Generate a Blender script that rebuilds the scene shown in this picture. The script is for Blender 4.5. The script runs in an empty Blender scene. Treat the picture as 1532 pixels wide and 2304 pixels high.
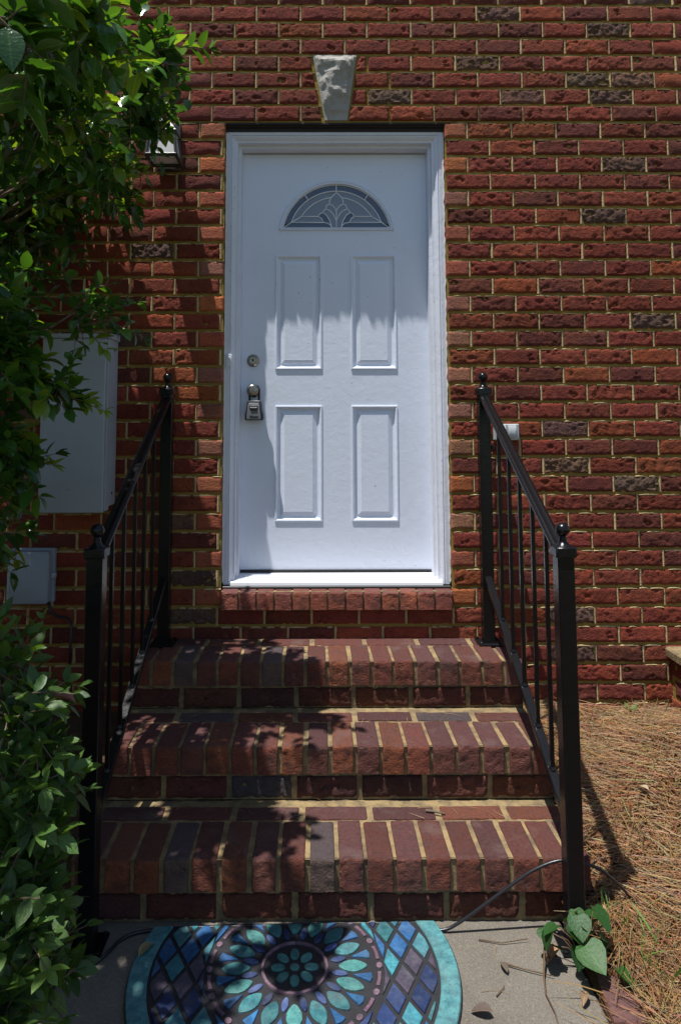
import bpy, bmesh, math, random
from mathutils import Vector, Matrix, noise
R = math.radians
rnd = random.Random(7)
sc = bpy.context.scene
col = sc.collection

# ------------------------------------------------------------------ camera
cam_d = bpy.data.cameras.new("camera")
cam_d.sensor_fit = 'HORIZONTAL'; cam_d.sensor_width = 36.0
cam_d.lens = 36.0 * 1535.26 / 1532.0
cam_d.shift_x = (766.0 - 716.33) / 1532.0
cam_d.shift_y = (830.5 - 1152.0) / 1532.0
cam_d.clip_start = 0.02; cam_d.clip_end = 2000.0
cam = bpy.data.objects.new("camera", cam_d); col.objects.link(cam)
CAM = Vector((-.0922, -3.1845, 1.5199)); PITCH = .0834; YAW = .0032; ROLL = -.0018
cam.matrix_world = Matrix.Translation(CAM) @ Matrix.Rotation(-YAW, 4, 'Z') @ Matrix.Rotation(math.pi/2 + PITCH, 4, 'X') @ Matrix.Rotation(ROLL, 4, 'Z')
sc.camera = cam

# ------------------------------------------------------------------ light
SUN_DIR = Vector((.200, .150, -.945)).normalized()          # the way the light travels
w = bpy.data.worlds.new("World"); sc.world = w; w.use_nodes = True
nt = w.node_tree; nt.nodes.clear()
sky = nt.nodes.new('ShaderNodeTexSky'); sky.sky_type = 'NISHITA'; sky.sun_disc = False
sky.sun_elevation = math.asin(-SUN_DIR.z)
sky.sun_rotation = math.atan2(-SUN_DIR.x, -SUN_DIR.y)
sky.air_density = 1.0; sky.dust_density = 0.6; sky.ozone_density = 1.0
bg = nt.nodes.new('ShaderNodeBackground'); bg.inputs[1].default_value = 0.09
wo = nt.nodes.new('ShaderNodeOutputWorld')
nt.links.new(sky.outputs[0], bg.inputs[0]); nt.links.new(bg.outputs[0], wo.inputs[0])
sd = bpy.data.lights.new("sun", 'SUN'); sd.energy = 5.0; sd.angle = R(0.5); sd.color = (1.0, .975, .94)
sun = bpy.data.objects.new("sun", sd); col.objects.link(sun)
sun.rotation_euler = SUN_DIR.to_track_quat('-Z', 'Y').to_euler(); sun.location = (-2, -2, 8)
sc.view_settings.view_transform = 'Standard'; sc.view_settings.look = 'None'
sc.view_settings.exposure = 0.45; sc.view_settings.gamma = 1.0

# ------------------------------------------------------------------ helpers
WL = {}                                                       # world place of every object built here
def wl(o): return WL[o.name] if o else Vector((0, 0, 0))
def tag(o, label, cat, group=None, kind=None):
    if label: o["label"] = label
    if cat: o["category"] = cat
    if group: o["group"] = group
    if kind: o["kind"] = kind
    return o
def empty(name, loc, label, cat, group=None, kind=None):
    o = bpy.data.objects.new(name, None); col.objects.link(o)
    o.location = loc; o.empty_display_size = .05; WL[o.name] = Vector(loc)
    return tag(o, label, cat, group, kind)
def put(name, me, parent=None, loc=(0, 0, 0), rot=None, scale=None, color=None):
    o = bpy.data.objects.new(name, me); col.objects.link(o)
    loc = Vector(loc); WL[o.name] = loc
    if parent: o.parent = parent
    o.location = loc - wl(parent)
    if rot is not None: o.rotation_euler = rot
    if scale is not None: o.scale = scale
    if color is not None: o.color = (color[0], color[1], color[2], 1)
    return o
class MB:
    def __init__(s): s.v = []; s.f = []; s.c = []
    def add(s, verts, faces, tint=None):
        n = len(s.v); s.v += [tuple(v) for v in verts]; s.f += [tuple(i + n for i in f) for f in faces]
        s.c += [tint] * len(faces); return s
    def box(s, x0, x1, y0, y1, z0, z1, b=0.0, tint=None):
        if b <= 0:
            v = [(x, y, z) for x in (x0, x1) for y in (y0, y1) for z in (z0, z1)]
            return s.add(v, [(0, 1, 3, 2), (4, 6, 7, 5), (0, 4, 5, 1), (2, 3, 7, 6), (0, 2, 6, 4), (1, 5, 7, 3)], tint)
        v = []; ax = [(x0, x1), (y0, y1), (z0, z1)]; sg = [(i, j, k) for i in (0, 1) for j in (0, 1) for k in (0, 1)]
        idx = {}
        for c in sg:
            for a in range(3):
                p = [ax[m][c[m]] + (0 if m == a else (b if c[m] == 0 else -b)) for m in range(3)]
                idx[(c, a)] = len(v); v.append(tuple(p))
        f = []
        for a in range(3):
            u, w_ = [m for m in range(3) if m != a]
            for e in (0, 1):
                q = []
                for (p, r) in ((0, 0), (1, 0), (1, 1), (0, 1)):
                    c = [0, 0, 0]; c[a] = e; c[u] = p; c[w_] = r; q.append(idx[(tuple(c), a)])
                f.append(tuple(q))
        for a in range(3):
            u, w_ = [m for m in range(3) if m != a]
            for (p, r) in ((0, 0), (1, 0), (1, 1), (0, 1)):
                c0 = [0, 0, 0]; c1 = [0, 0, 0]; c0[a] = 0; c1[a] = 1; c0[u] = c1[u] = p; c0[w_] = c1[w_] = r
                f.append((idx[(tuple(c0), u)], idx[(tuple(c1), u)], idx[(tuple(c1), w_)], idx[(tuple(c0), w_)]))
        for c in sg: f.append((idx[(c, 0)], idx[(c, 1)], idx[(c, 2)]))
        return s.add(v, f, tint)
    def tube(s, pts, rad, n=8, tint=None, cap=True):
        pts = [Vector(p) for p in pts]; rads = rad if isinstance(rad, (list, tuple)) else [rad] * len(pts)
        v = []; up = Vector((0.13, .2, 1)).normalized(); prev = None
        for i, p in enumerate(pts):
            t = (pts[min(i + 1, len(pts) - 1)] - pts[max(i - 1, 0)]).normalized()
            a = prev if prev is not None else up.cross(t)
            if a.length < 1e-4: a = Vector((1, 0, 0)).cross(t)
            a = (a - t * a.dot(t)); a = a.normalized() if a.length > 1e-6 else t.orthogonal().normalized()
            prev = a; b = t.cross(a)
            for k in range(n):
                th = 2 * math.pi * k / n; v.append(p + (a * math.cos(th) + b * math.sin(th)) * rads[i])
        f = []
        for i in range(len(pts) - 1):
            for k in range(n): f.append((i * n + k, i * n + (k + 1) % n, (i + 1) * n + (k + 1) % n, (i + 1) * n + k))
        if cap: f.append(tuple(reversed(range(n)))); f.append(tuple(range((len(pts) - 1) * n, len(pts) * n)))
        return s.add(v, f, tint)
    def lathe(s, prof, c, axis='Z', n=20, tint=None):
        v = []
        for (r, h) in prof:
            for k in range(n):
                th = 2 * math.pi * k / n; a, b = r * math.cos(th), r * math.sin(th)
                v.append({'Z': (c[0] + a, c[1] + b, c[2] + h), 'Y': (c[0] + a, c[1] + h, c[2] + b), 'X': (c[0] + h, c[1] + a, c[2] + b)}[axis])
        f = [(i * n + k, i * n + (k + 1) % n, (i + 1) * n + (k + 1) % n, (i + 1) * n + k) for i in range(len(prof) - 1) for k in range(n)]
        f.append(tuple(reversed(range(n)))); f.append(tuple(range((len(prof) - 1) * n, len(prof) * n)))
        return s.add(v, f, tint)
    def prism(s, poly, axis, a0, a1, b=0.0, tint=None):
        """poly: 2-D points; axis Y: points are (x,z); axis Z: points are (x,y). a1 is the shown face, its rim drawn in by b."""
        n = len(poly); cx = sum(p[0] for p in poly) / n; cy = sum(p[1] for p in poly) / n
        def m(p, a): return (p[0], a, p[1]) if axis == 'Y' else ((p[0], p[1], a) if axis == 'Z' else (a, p[0], p[1]))
        def ins(p):
            d = math.hypot(p[0] - cx, p[1] - cy) or 1e-6; k = max(0.2, 1 - b / d); return (cx + (p[0] - cx) * k, cy + (p[1] - cy) * k)
        sgn = 1 if a1 > a0 else -1
        rows = [[m(p, a0) for p in poly], [m(p, a1 - sgn * b * .7) for p in poly]]
        if b > 0: rows.append([m(ins(p), a1) for p in poly])
        else: rows[1] = [m(p, a1) for p in poly]
        v = [q for r in rows for q in r]; f = []
        for i in range(len(rows) - 1):
            for k in range(n): f.append((i * n + k, i * n + (k + 1) % n, (i + 1) * n + (k + 1) % n, (i + 1) * n + k))
        f.append(tuple(reversed(range(n)))); f.append(tuple(range((len(rows) - 1) * n, len(rows) * n)))
        return s.add(v, f, tint)
    def mesh(s, name, mat, smooth=False, origin=None, fix=True):
        me = bpy.data.meshes.new(name)
        o = Vector(origin) if origin is not None else Vector((0, 0, 0))
        me.from_pydata([tuple(Vector(v) - o) for v in s.v], [], s.f); me.update()
        if any(c is not None for c in s.c):
            at = me.color_attributes.new("tint", 'FLOAT_COLOR', 'CORNER'); buf = []
            for p, c in zip(me.polygons, s.c):
                c = c or (.5, .5, .5); buf += [c[0], c[1], c[2], 1.0] * p.loop_total
            at.data.foreach_set("color", buf)
        if fix:
            bm = bmesh.new(); bm.from_mesh(me); bmesh.ops.recalc_face_normals(bm, faces=bm.faces); bm.to_mesh(me); bm.free()
        if smooth is True: me.polygons.foreach_set("use_smooth", [True] * len(me.polygons))
        elif smooth:
            me.polygons.foreach_set("use_smooth", [True] * len(me.polygons)); me.set_sharp_from_angle(angle=R(smooth))
        me.materials.append(M[mat] if isinstance(mat, str) else mat)
        return me
    def build(s, name, mat, parent=None, smooth=False, color=None, fix=True, origin=None):
        if origin is None:
            n = len(s.v); mn = [min(v[i] for v in s.v) for i in range(3)]; mx = [max(v[i] for v in s.v) for i in range(3)]
            origin = ((mn[0] + mx[0]) / 2, (mn[1] + mx[1]) / 2, mn[2])
        return put(name, s.mesh(name, mat, smooth, origin, fix), parent, origin, color=color)

# ------------------------------------------------------------------ materials
M = {}
class N:
    def __init__(s, name):
        s.m = bpy.data.materials.new(name); s.m.use_nodes = True; s.t = s.m.node_tree
        s.b = s.t.nodes["Principled BSDF"]; s.o = s.t.nodes["Material Output"]; M[name] = s.m
    def n(s, ty, **kw):
        x = s.t.nodes.new('ShaderNode' + ty)
        for k, v in kw.items():
            if k.startswith('i_'): x.inputs[k[2:].replace('_', ' ')].default_value = v
            else: setattr(x, k, v)
        return x
    def l(s, a, b): s.t.links.new(a, b); return s
    def coord(s, kind='Object', rand=True, scale=None):
        tc = s.n('TexCoord'); out = tc.outputs[kind]
        if rand:
            oi = s.n('ObjectInfo'); mu = s.n('Math', operation='MULTIPLY'); mu.inputs[1].default_value = 37.0
            s.l(oi.outputs['Random'], mu.inputs[0]); ad = s.n('VectorMath', operation='ADD')
            s.l(out, ad.inputs[0]); s.l(mu.outputs[0], ad.inputs[1]); out = ad.outputs[0]
        if scale:
            mp = s.n('VectorMath', operation='MULTIPLY'); mp.inputs[1].default_value = scale
            s.l(out, mp.inputs[0]); out = mp.outputs[0]
        return out
    def noise(s, vec, scale, detail=4, rough=.6, dist=0.0):
        x = s.n('TexNoise'); x.inputs['Scale'].default_value = scale; x.inputs['Detail'].default_value = detail
        x.inputs['Roughness'].default_value = rough; x.inputs['Distortion'].default_value = dist
        s.l(vec, x.inputs['Vector']); return x.outputs['Fac']
    def ramp(s, fac, stops):
        x = s.n('ValToRGB'); e = x.color_ramp.elements
        while len(e) < len(stops): e.new(.5)
        for k, (p, c) in enumerate(stops):
            e[k].position = p; e[k].color = (c, c, c, 1) if not isinstance(c, tuple) else (c[0], c[1], c[2], 1)
        s.l(fac, x.inputs[0]); return x.outputs[0]
    def mix(s, fac, a, b, mode='MIX'):
        x = s.n('Mix', data_type='RGBA', blend_type=mode)
        for so, v in ((x.inputs[0], fac), (x.inputs[6], a), (x.inputs[7], b)):
            if isinstance(v, (int, float)): so.default_value = v
            elif isinstance(v, tuple): so.default_value = (v[0], v[1], v[2], 1)
            else: s.l(v, so)
        return x.outputs[2]
    def math(s, op, a, b=0.0):
        x = s.n('Math', operation=op)
        for so, v in ((x.inputs[0], a), (x.inputs[1], b)):
            if isinstance(v, (int, float)): so.default_value = v
            else: s.l(v, so)
        return x.outputs[0]
    def bump(s, h, dist=.003, strength=1.0, prev=None):
        x = s.n('Bump'); x.inputs['Distance'].default_value = dist; x.inputs['Strength'].default_value = strength
        s.l(h, x.inputs['Height'])
        if prev is not None: s.l(prev, x.inputs['Normal'])
        s.l(x.outputs[0], s.b.inputs['Normal']); return x.outputs[0]
    def base(s, c):
        if isinstance(c, tuple): s.b.inputs['Base Color'].default_value = (c[0], c[1], c[2], 1)
        else: s.l(c, s.b.inputs['Base Color'])
        return s
    def rough(s, r, spec=None):
        if isinstance(r, (int, float)): s.b.inputs['Roughness'].default_value = r
        else: s.l(r, s.b.inputs['Roughness'])
        if spec is not None: s.b.inputs['Specular IOR Level'].default_value = spec
        return s

def tint_source(x, attr):
    if attr:
        a = x.n('Attribute'); a.attribute_name = "tint"; return a.outputs['Color']
    return x.n('ObjectInfo').outputs['Color']

def brick_mat(name, attr=False, tread=False):
    x = N(name); t = tint_source(x, attr); v = x.coord(scale=(1, 1, 1.35))
    big = x.noise(v, 11, 3, .55); fine = x.noise(v, 85, 5, .70, .6); mic = x.noise(v, 190, 4, .7)
    vo = x.n('TexVoronoi'); vo.inputs['Scale'].default_value = 26; vo.inputs['Randomness'].default_value = 1.0; x.l(v, vo.inputs['Vector'])
    pit = x.ramp(vo.outputs['Distance'], [(.0, 0.0), (.22, 0.05), (.34, 1.0)])
    gate = x.ramp(x.noise(v, 14, 2), [(.47, 1.0), (.56, 0.0)])          # pits only here and there
    pit = x.math('MAXIMUM', pit, gate)
    c = x.mix(x.ramp(big, [(.36, 0.0), (.66, 1.0)]), t, x.mix(1.0, t, (1.30, 1.30, 1.05), 'MULTIPLY'))
    c = x.mix(x.ramp(x.noise(v, 17, 4), [(.58, 0.0), (.72, .55)]), c, x.mix(1.0, t, (.55, .56, .62), 'MULTIPLY'))
    c = x.mix(x.ramp(fine, [(.35, .45), (.52, 0.0)]), c, x.mix(1.0, c, (.45, .38, .40), 'MULTIPLY'))
    c = x.mix(x.ramp(x.noise(v, 33, 5, .7), [(.60, 0.0), (.78, .34)]), c, (.36, .20, .10))    # rubbed-in sand and mortar smears
    h = x.math('ADD', x.math('MULTIPLY', fine, 1.0), x.math('MULTIPLY', mic, .22))
    if tread:
        g = x.n('NewGeometry'); sp = x.n('SeparateXYZ'); x.l(g.outputs['Normal'], sp.inputs[0])
        up = x.ramp(sp.outputs[2], [(.45, 0.0), (.85, 1.0)])
        worn = x.mix(1.0, t, (.72, .80, .92), 'MULTIPLY')               # trodden faces worn and grimed to a dull plum
        worn = x.mix(x.ramp(x.noise(v, 22, 5, .65), [(.42, 0.0), (.75, .45)]), worn, (.060, .040, .040)); worn = x.mix(x.ramp(x.noise(v, 75, 5, .75), [(.50, 0.0), (.66, .65)]), worn, x.mix(1.0, worn, (.55, .52, .55), 'MULTIPLY')); worn = x.mix(x.ramp(x.noise(v, 9, 4, .6), [(.55, 0.0), (.70, .5)]), worn, (.13, .085, .075))
        c = x.mix(x.ramp(x.noise(v, 12, 4, .65), [(.50, 0.0), (.66, .65)]), c, (.045, .027, .024)); c = x.mix(up, c, worn)
        x.base(c).rough(.78, .35)
        x.bump(x.math('ADD', h, x.math('MULTIPLY', pit, .40)), .0085)
    else:
        x.base(c).rough(.92, .2); x.bump(h, .011)
    return x
brick_mat('brick_face'); brick_mat('brick_face_rest', attr=True); brick_mat('step_brick_face', tread=True)

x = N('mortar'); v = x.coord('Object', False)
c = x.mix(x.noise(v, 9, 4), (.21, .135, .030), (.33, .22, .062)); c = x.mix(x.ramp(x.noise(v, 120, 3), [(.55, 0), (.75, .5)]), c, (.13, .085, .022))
x.base(c).rough(.95, .15); x.bump(x.math('ADD', x.noise(v, 55, 5, .7), x.math('MULTIPLY', x.noise(v, 330, 3), .3)), .006)
x = N('mortar_sunlit'); v = x.coord('Object', False)  # lit copy of mortar: sun on the joint faces is put into the paler colour
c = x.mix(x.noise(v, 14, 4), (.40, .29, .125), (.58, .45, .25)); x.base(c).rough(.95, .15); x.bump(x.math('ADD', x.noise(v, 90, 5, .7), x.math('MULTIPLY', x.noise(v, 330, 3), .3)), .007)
x = N('step_mortar'); v = x.coord('Object', False)
c = x.mix(x.noise(v, 12, 4), (.23, .165, .08), (.34, .25, .125)); c = x.mix(x.ramp(x.noise(v, 20, 5, .65), [(.42, 0), (.60, .75)]), c, (.115, .088, .058)); c = x.mix(x.ramp(x.noise(v, 6, 4, .6), [(.50, 0), (.68, .6)]), c, (.085, .070, .052))
x.base(c).rough(.95, .15); x.bump(x.math('ADD', x.noise(v, 70, 5, .7), x.math('MULTIPLY', x.noise(v, 350, 3), .4)), .004)

def paint(name, base, rough, bumps=.0006, dirt=.10, spec=.5, specks=True):
    x = N(name); v = x.coord('Object', True)
    c = x.mix(x.ramp(x.noise(v, 7, 5, .65), [(.45, 0.0), (.8, dirt)]), base, tuple(b * .62 for b in base))
    sp = x.ramp(x.noise(v, 46, 2, .5), [(.735, 0.0), (.755, 1.0)])
    if specks: c = x.mix(x.math('MULTIPLY', sp, .55), c, (.17, .16, .15))
    x.base(c).rough(rough, spec); x.bump(x.math('ADD', x.noise(v, 26, 4, .6, .5), x.math('MULTIPLY', x.noise(v, 210, 2), .3)), bumps); return x
paint('door_white', (.71, .76, .87), .42, .0011, .10)
paint('frame_white', (.66, .685, .76), .5, .0016, .25)
paint('iron_black', (.006, .006, .007), .26, .0012, .3, .3, False)
paint('cabinet_grey', (.40, .43, .47), .55, .0006, .3)
paint('plastic_grey', (.30, .33, .38), .5, .0003, .3)
paint('plate_grey', (.42, .45, .46), .45, .0003, .1)
paint('dark_bronze', (.03, .026, .024), .4, .0005, .2)
def plain(name, base, rough, metal=0.0, spec=.5):
    x = N(name); x.base(base).rough(rough, spec); x.b.inputs['Metallic'].default_value = metal
    v = x.coord('Object', True); x.bump(x.noise(v, 140, 3), .0003); return x
plain('nickel', (.30, .275, .24), .30, 1.0); plain('aluminium', (.78, .78, .80), .38, .0)
plain('rubber_black', (.012, .012, .013), .55); plain('sweep_black', (.01, .01, .012), .5)
plain('lock_face', (.15, .155, .16), .5, .2); plain('lock_dark', (.014, .018, .026), .42)
plain('steel_lintel', (.02, .013, .011), .8); plain('caulk', (.74, .74, .74), .6)
plain('cable_black', (.012, .012, .016), .3); plain('wire_orange', (.55, .12, .02), .5); plain('copper_brown', (.10, .06, .03), .6)
plain('dim_room', (.03, .035, .045), .9)
x = N('frosted_lamp'); x.base((.80, .80, .78)).rough(.35); x.b.inputs['Transmission Weight'].default_value = .35
def glass(name, base, rough, sc_, dist, tr):
    x = N(name); v = x.coord('Object', True); x.base(base).rough(rough, .6); x.b.inputs['Transmission Weight'].default_value = tr
    x.bump(x.noise(v, sc_, 3, .6, 1.2), dist)
glass('glass_clear', (.15, .195, .285), .12, 18, .002, .45)
glass('glass_frosted', (.29, .345, .44), .35, 160, .0015, .25)
glass('glass_reeded', (.31, .365, .45), .2, 90, .004, .30)
plain('lead_came', (.86, .87, .90), .4, 0.0)

x = N('limestone'); v = x.coord('Object', False)
c = x.mix(x.noise(v, 16, 5), (.25, .235, .21), (.42, .395, .355)); x.base(c).rough(.9, .2)
x.bump(x.math('ADD', x.noise(v, 60, 6, .7), x.math('MULTIPLY', x.noise(v, 260, 3), .3)), .006)

x = N('concrete'); v = x.coord('Object', False)
c = x.mix(x.noise(v, 5, 5), (.175, .155, .128), (.25, .225, .185)); c = x.mix(x.ramp(x.noise(v, 150, 2), [(.56, 0), (.70, .45)]), c, (.33, .29, .235))
c = x.mix(x.ramp(x.noise(v, 190, 2), [(.60, 0), (.68, .7)]), c, (.10, .095, .09)); c = x.mix(x.ramp(x.noise(v, 4.5, 6, .65), [(.45, 0), (.72, .6)]), c, (.115, .10, .078))
c = x.mix(x.ramp(x.noise(v, 230, 3, .8), [(.36, .75), (.50, 0.0)]), c, x.mix(1.0, c, (.45, .44, .43), 'MULTIPLY')); c = x.mix(x.ramp(x.noise(v, 85, 4, .7), [(.54, 0.0), (.70, .6)]), c, (.34, .27, .19))
x.base(c).rough(.93, .2); x.bump(x.math('ADD', x.noise(v, 160, 4, .75), x.math('MULTIPLY', x.noise(v, 30, 3), .5)), .007)
x = N('soil'); v = x.coord('Object', False)
c = x.mix(x.noise(v, 18, 6), (.05, .032, .02), (.13, .08, .045)); x.base(c).rough(.97, .1); x.bump(x.noise(v, 60, 5, .75), .012)
x = N('straw_litter'); v = x.coord('Object', False)
c = x.mix(x.noise(v, 50, 6), (.035, .018, .009), (.13, .065, .03)); x.base(c).rough(.95, .1); x.bump(x.noise(v, 80, 5, .75), .012)
x = N('lawn'); v = x.coord('Object', False)
c = x.mix(x.noise(v, 3, 6), (.04, .07, .02), (.09, .11, .035)); x.base(c).rough(.95, .1); x.bump(x.noise(v, 60, 5), .02)

def leaf_mat(name, attr, lo, hi, rough, trans, young):
    x = N(name)
    if attr: t = tint_source(x, True)
    else: t = x.n('ObjectInfo').outputs['Color']
    v = x.coord('Object', True); c = x.mix(x.noise(v, 30, 3), t, x.mix(1.0, t, (.70, .78, .7), 'MULTIPLY'))
    if not attr:
        tc = x.n('TexCoord'); sp = x.n('SeparateXYZ'); x.l(tc.outputs['Object'], sp.inputs[0]); rib = x.ramp(x.math('ABSOLUTE', sp.outputs[0]), [(.0, .75), (.022, 0.0)])
        c = x.mix(rib, c, x.mix(1.0, c, (2.2, 1.9, 1.6), 'MULTIPLY'))
        ve = x.math('SINE', x.math('MULTIPLY', x.math('SUBTRACT', sp.outputs[1], x.math('MULTIPLY', x.math('ABSOLUTE', sp.outputs[0]), .8)), 62.0))
        c = x.mix(x.ramp(ve, [(.80, 0.0), (1.0, .35)]), c, x.mix(1.0, c, (1.6, 1.5, 1.2), 'MULTIPLY'))
        c = x.mix(x.ramp(x.noise(v, 5, 4), [(.62, 0.0), (.72, .6)]), c, (.16, .15, .03))
    x.base(c).rough(rough, .5); x.bump(x.noise(v, 90 if attr else 9, 3), .0008 if attr else .0018)
    tr = x.n('BsdfTranslucent'); x.l(x.mix(1.0, c, young, 'MULTIPLY'), tr.inputs[0])
    ms = x.n('MixShader'); ms.inputs[0].default_value = trans
    x.l(x.b.outputs[0], ms.inputs[1]); x.l(tr.outputs[0], ms.inputs[2]); x.l(ms.outputs[0], x.o.inputs[0])
leaf_mat('glossy_leaf', False, 0, 0, .19, .28, (3.0, 2.8, .7)); leaf_mat('glossy_leaf_rest', True, 0, 0, .19, .28, (3.0, 2.8, .7))
leaf_mat('soft_leaf', False, 0, 0, .52, .28, (2.4, 2.3, .7)); leaf_mat('soft_leaf_rest', True, 0, 0, .48, .28, (2.4, 2.3, .7))
leaf_mat('straw_needle', True, 0, 0, .6, .12, (1.4, 1.2, 1.0)); leaf_mat('dead_leaf', False, 0, 0, .7, .15, (1.2, 1.0, .8))
x = N('bark'); v = x.coord('Object', False)
c = x.mix(x.noise(v, 60, 4), (.09, .065, .045), (.20, .155, .11)); x.base(c).rough(.9, .2); x.bump(x.noise(v, 120, 4), .002)
x = N('mat_tile'); t = x.n('ObjectInfo').outputs['Color']; v = x.coord('Object', True, (1, 1, 1))
c = x.mix(x.ramp(x.noise(v, 38, 5, .7), [(.36, .0), (.62, 1.0)]), x.mix(1.0, t, (.42, .50, .58), 'MULTIPLY'), t)
c = x.mix(x.ramp(x.noise(v, 130, 3, .7), [(.60, 0.0), (.72, .85)]), c, (.02, .022, .026)); c = x.mix(x.ramp(x.noise(v, 14, 5, .7), [(.45, 0.0), (.8, .35)]), c, (.17, .17, .16))
x.base(c).rough(.62, .35); x.bump(x.math('ADD', x.noise(v, 170, 4, .7), x.noise(v, 40, 3)), .0014)
x = N('mat_rubber'); v = x.coord('Object', True); x.base(x.mix(x.noise(v, 25, 4), (.012, .012, .014), (.03, .03, .034))).rough(.6, .35); x.bump(x.noise(v, 150, 3), .0012)

# ------------------------------------------------------------------ the ground
def sheet(name, x0, x1, y0, y1, nx, ny, fz, mat):
    mb = MB(); vs = []
    for j in range(ny + 1):
        for i in range(nx + 1):
            px = x0 + (x1 - x0) * i / nx; py = y0 + (y1 - y0) * j / ny; vs.append((px, py, fz(px, py)))
    mb.add(vs, [(j * (nx + 1) + i, j * (nx + 1) + i + 1, (j + 1) * (nx + 1) + i + 1, (j + 1) * (nx + 1) + i) for j in range(ny) for i in range(nx)])
    return mb.build(name, mat, smooth=True, fix=False, origin=(0, 0, 0))
def sstep(t): t = max(0.0, min(1.0, t)); return t * t * (3 - 2 * t)
def bed_z(px, py):
    n = noise.noise((px * 3.1, py * 3.1, .3)) * .022 + noise.noise((px * 9, py * 9, 2.3)) * .008
    k = sstep((py + 1.32) / 1.15)
    edge = .015 if px > 0 else .0
    return edge + .235 * k + n * (.3 + .7 * k) - .02 * sstep((abs(px) - 1.3) / .8) * k
tag(sheet('ground', -300, 300, -400, 200, 2, 2, lambda a, b: -.045, 'lawn'), None, None, kind='structure')
tag(sheet('planting_bed', .656, 5.0, -7.0, .12, 88, 120, bed_z, 'straw_litter'), None, None, kind='structure')
tag(sheet('shrub_bed', -5.0, -.80, -7.0, .12, 84, 120, bed_z, 'soil'), None, None, kind='structure')
mb = MB(); mb.box(-.815, .655, -9.0, -.93, -.12, 0.0, .006); p_ = mb.build('concrete_path', 'concrete', origin=(0, -2, 0)); p_["kind"] = 'structure'

# ------------------------------------------------------------------ bricks
def brick_mesh(name, w_, h_, dep, seed, mat, jit=.0022, cell=.0066, dents=(0, 0, 1, 1, 1, 2, 2), side=.016, sk=(0, 0)):
    """A wall brick, its face towards -Y: rough face with dimples, worn and chipped arrises. sk slants the two ends (keystone neighbours)."""
    r = random.Random(seed); nx = max(4, round(w_ / cell)); nz = max(3, round(h_ / cell)); off = Vector((r.uniform(0, 90), r.uniform(0, 90), 0)); vs = []; f = []
    pits = [(r.uniform(-.42, .42) * w_, r.uniform(-.36, .40) * h_, r.uniform(.005, .015), r.uniform(.55, 2.2), r.uniform(.004, .013)) for _ in range(r.choice(dents))]
    def end(xx, zz):
        t = zz / h_ + .5; u = xx / w_ + .5
        return xx + (1 - u) * sk[0] * t + u * sk[1] * t
    for j in range(nz + 1):
        for i in range(nx + 1):
            xx = -w_ / 2 + w_ * i / nx; zz = -h_ / 2 + h_ * j / nz
            e = min(i / nx * w_, (1 - i / nx) * w_, j / nz * h_, (1 - j / nz) * h_); p = Vector((xx, zz, 0)) + off
            y = jit * (.9 * noise.noise(p * 34) + .8 * noise.noise(Vector((p.x * 60, p.y * 105, 3))) + .6 * noise.noise(p * 150))
            y += .0045 * (1 - sstep(e / .006)); chip = noise.noise(p * 48 + Vector((7, 3, 1)))
            if chip > .12: y += min(.006, (chip - .12) * .03) * (1 - sstep(e / .016)) * (jit / .0022)
            for (px, pz, pr_, el, pd) in pits:
                q = math.hypot((xx - px) / el, (zz - pz) * (1.15 if zz > pz else .9)) / pr_ + .55 * noise.noise(p * 95)
                if q < 1: y += pd * (1 - q * q) ** .8
            k = 1 - sstep(e / .004); ox = .0016 * noise.noise(p * 55 + Vector((0, 9, 4))) * k; oz = .0020 * noise.noise(p * 45 + Vector((5, 0, 8))) * k
            vs.append((end(xx, zz) + ox, y, zz + oz))
    for j in range(nz):
        for i in range(nx):
            a = j * (nx + 1) + i; f.append((a, a + 1, a + nx + 2, a + nx + 1))
    ring = [(i, 0) for i in range(nx)] + [(nx, j) for j in range(nz)] + [(i, nz) for i in range(nx, 0, -1)] + [(0, j) for j in range(nz, 0, -1)]
    base = len(vs)
    for (i, j) in ring:
        q = vs[j * (nx + 1) + i]; vs.append((q[0], side if dep is None else dep, q[2]))
    m_ = len(ring)
    for k in range(m_):
        i, j = ring[k]; i2, j2 = ring[(k + 1) % m_]; a = j * (nx + 1) + i; b = j2 * (nx + 1) + i2
        f.append((b, a, base + k, base + (k + 1) % m_))
    mb = MB(); mb.add(vs, f); return mb.mesh(name, mat, smooth=60, fix=False)

COURSE = .0847; JOINT = .0115; MOD = .2152; TOP = 2.9806; BH = COURSE - .0148; BW = MOD - JOINT
OPEN = .527
FULL = [brick_mesh('brick', BW, BH, None, 100 + i, 'brick_face', jit=.0015 + .0004 * (i % 5)) for i in range(26)]
RUGGED = [brick_mesh('brick', BW, BH, None, 130 + i, 'brick_face', jit=.0055, dents=(1, 2, 3)) for i in range(5)]
COARSE = [brick_mesh('brick', BW, BH, None, 190 + i, 'brick_face', jit=.0022, cell=.016) for i in range(8)]
HALF = [brick_mesh('brick', .090, BH, None, 140 + i, 'brick_face', jit=.0007, dents=(0,)) for i in range(6)]
JAMB = [brick_mesh('brick', BW, BH, .10, 160 + i, 'brick_face', jit=.0022) for i in range(8)]
JHALF = [brick_mesh('brick', .090, BH, .10, 180 + i, 'brick_face', jit=.0007, dents=(0,)) for i in range(5)]

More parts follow.
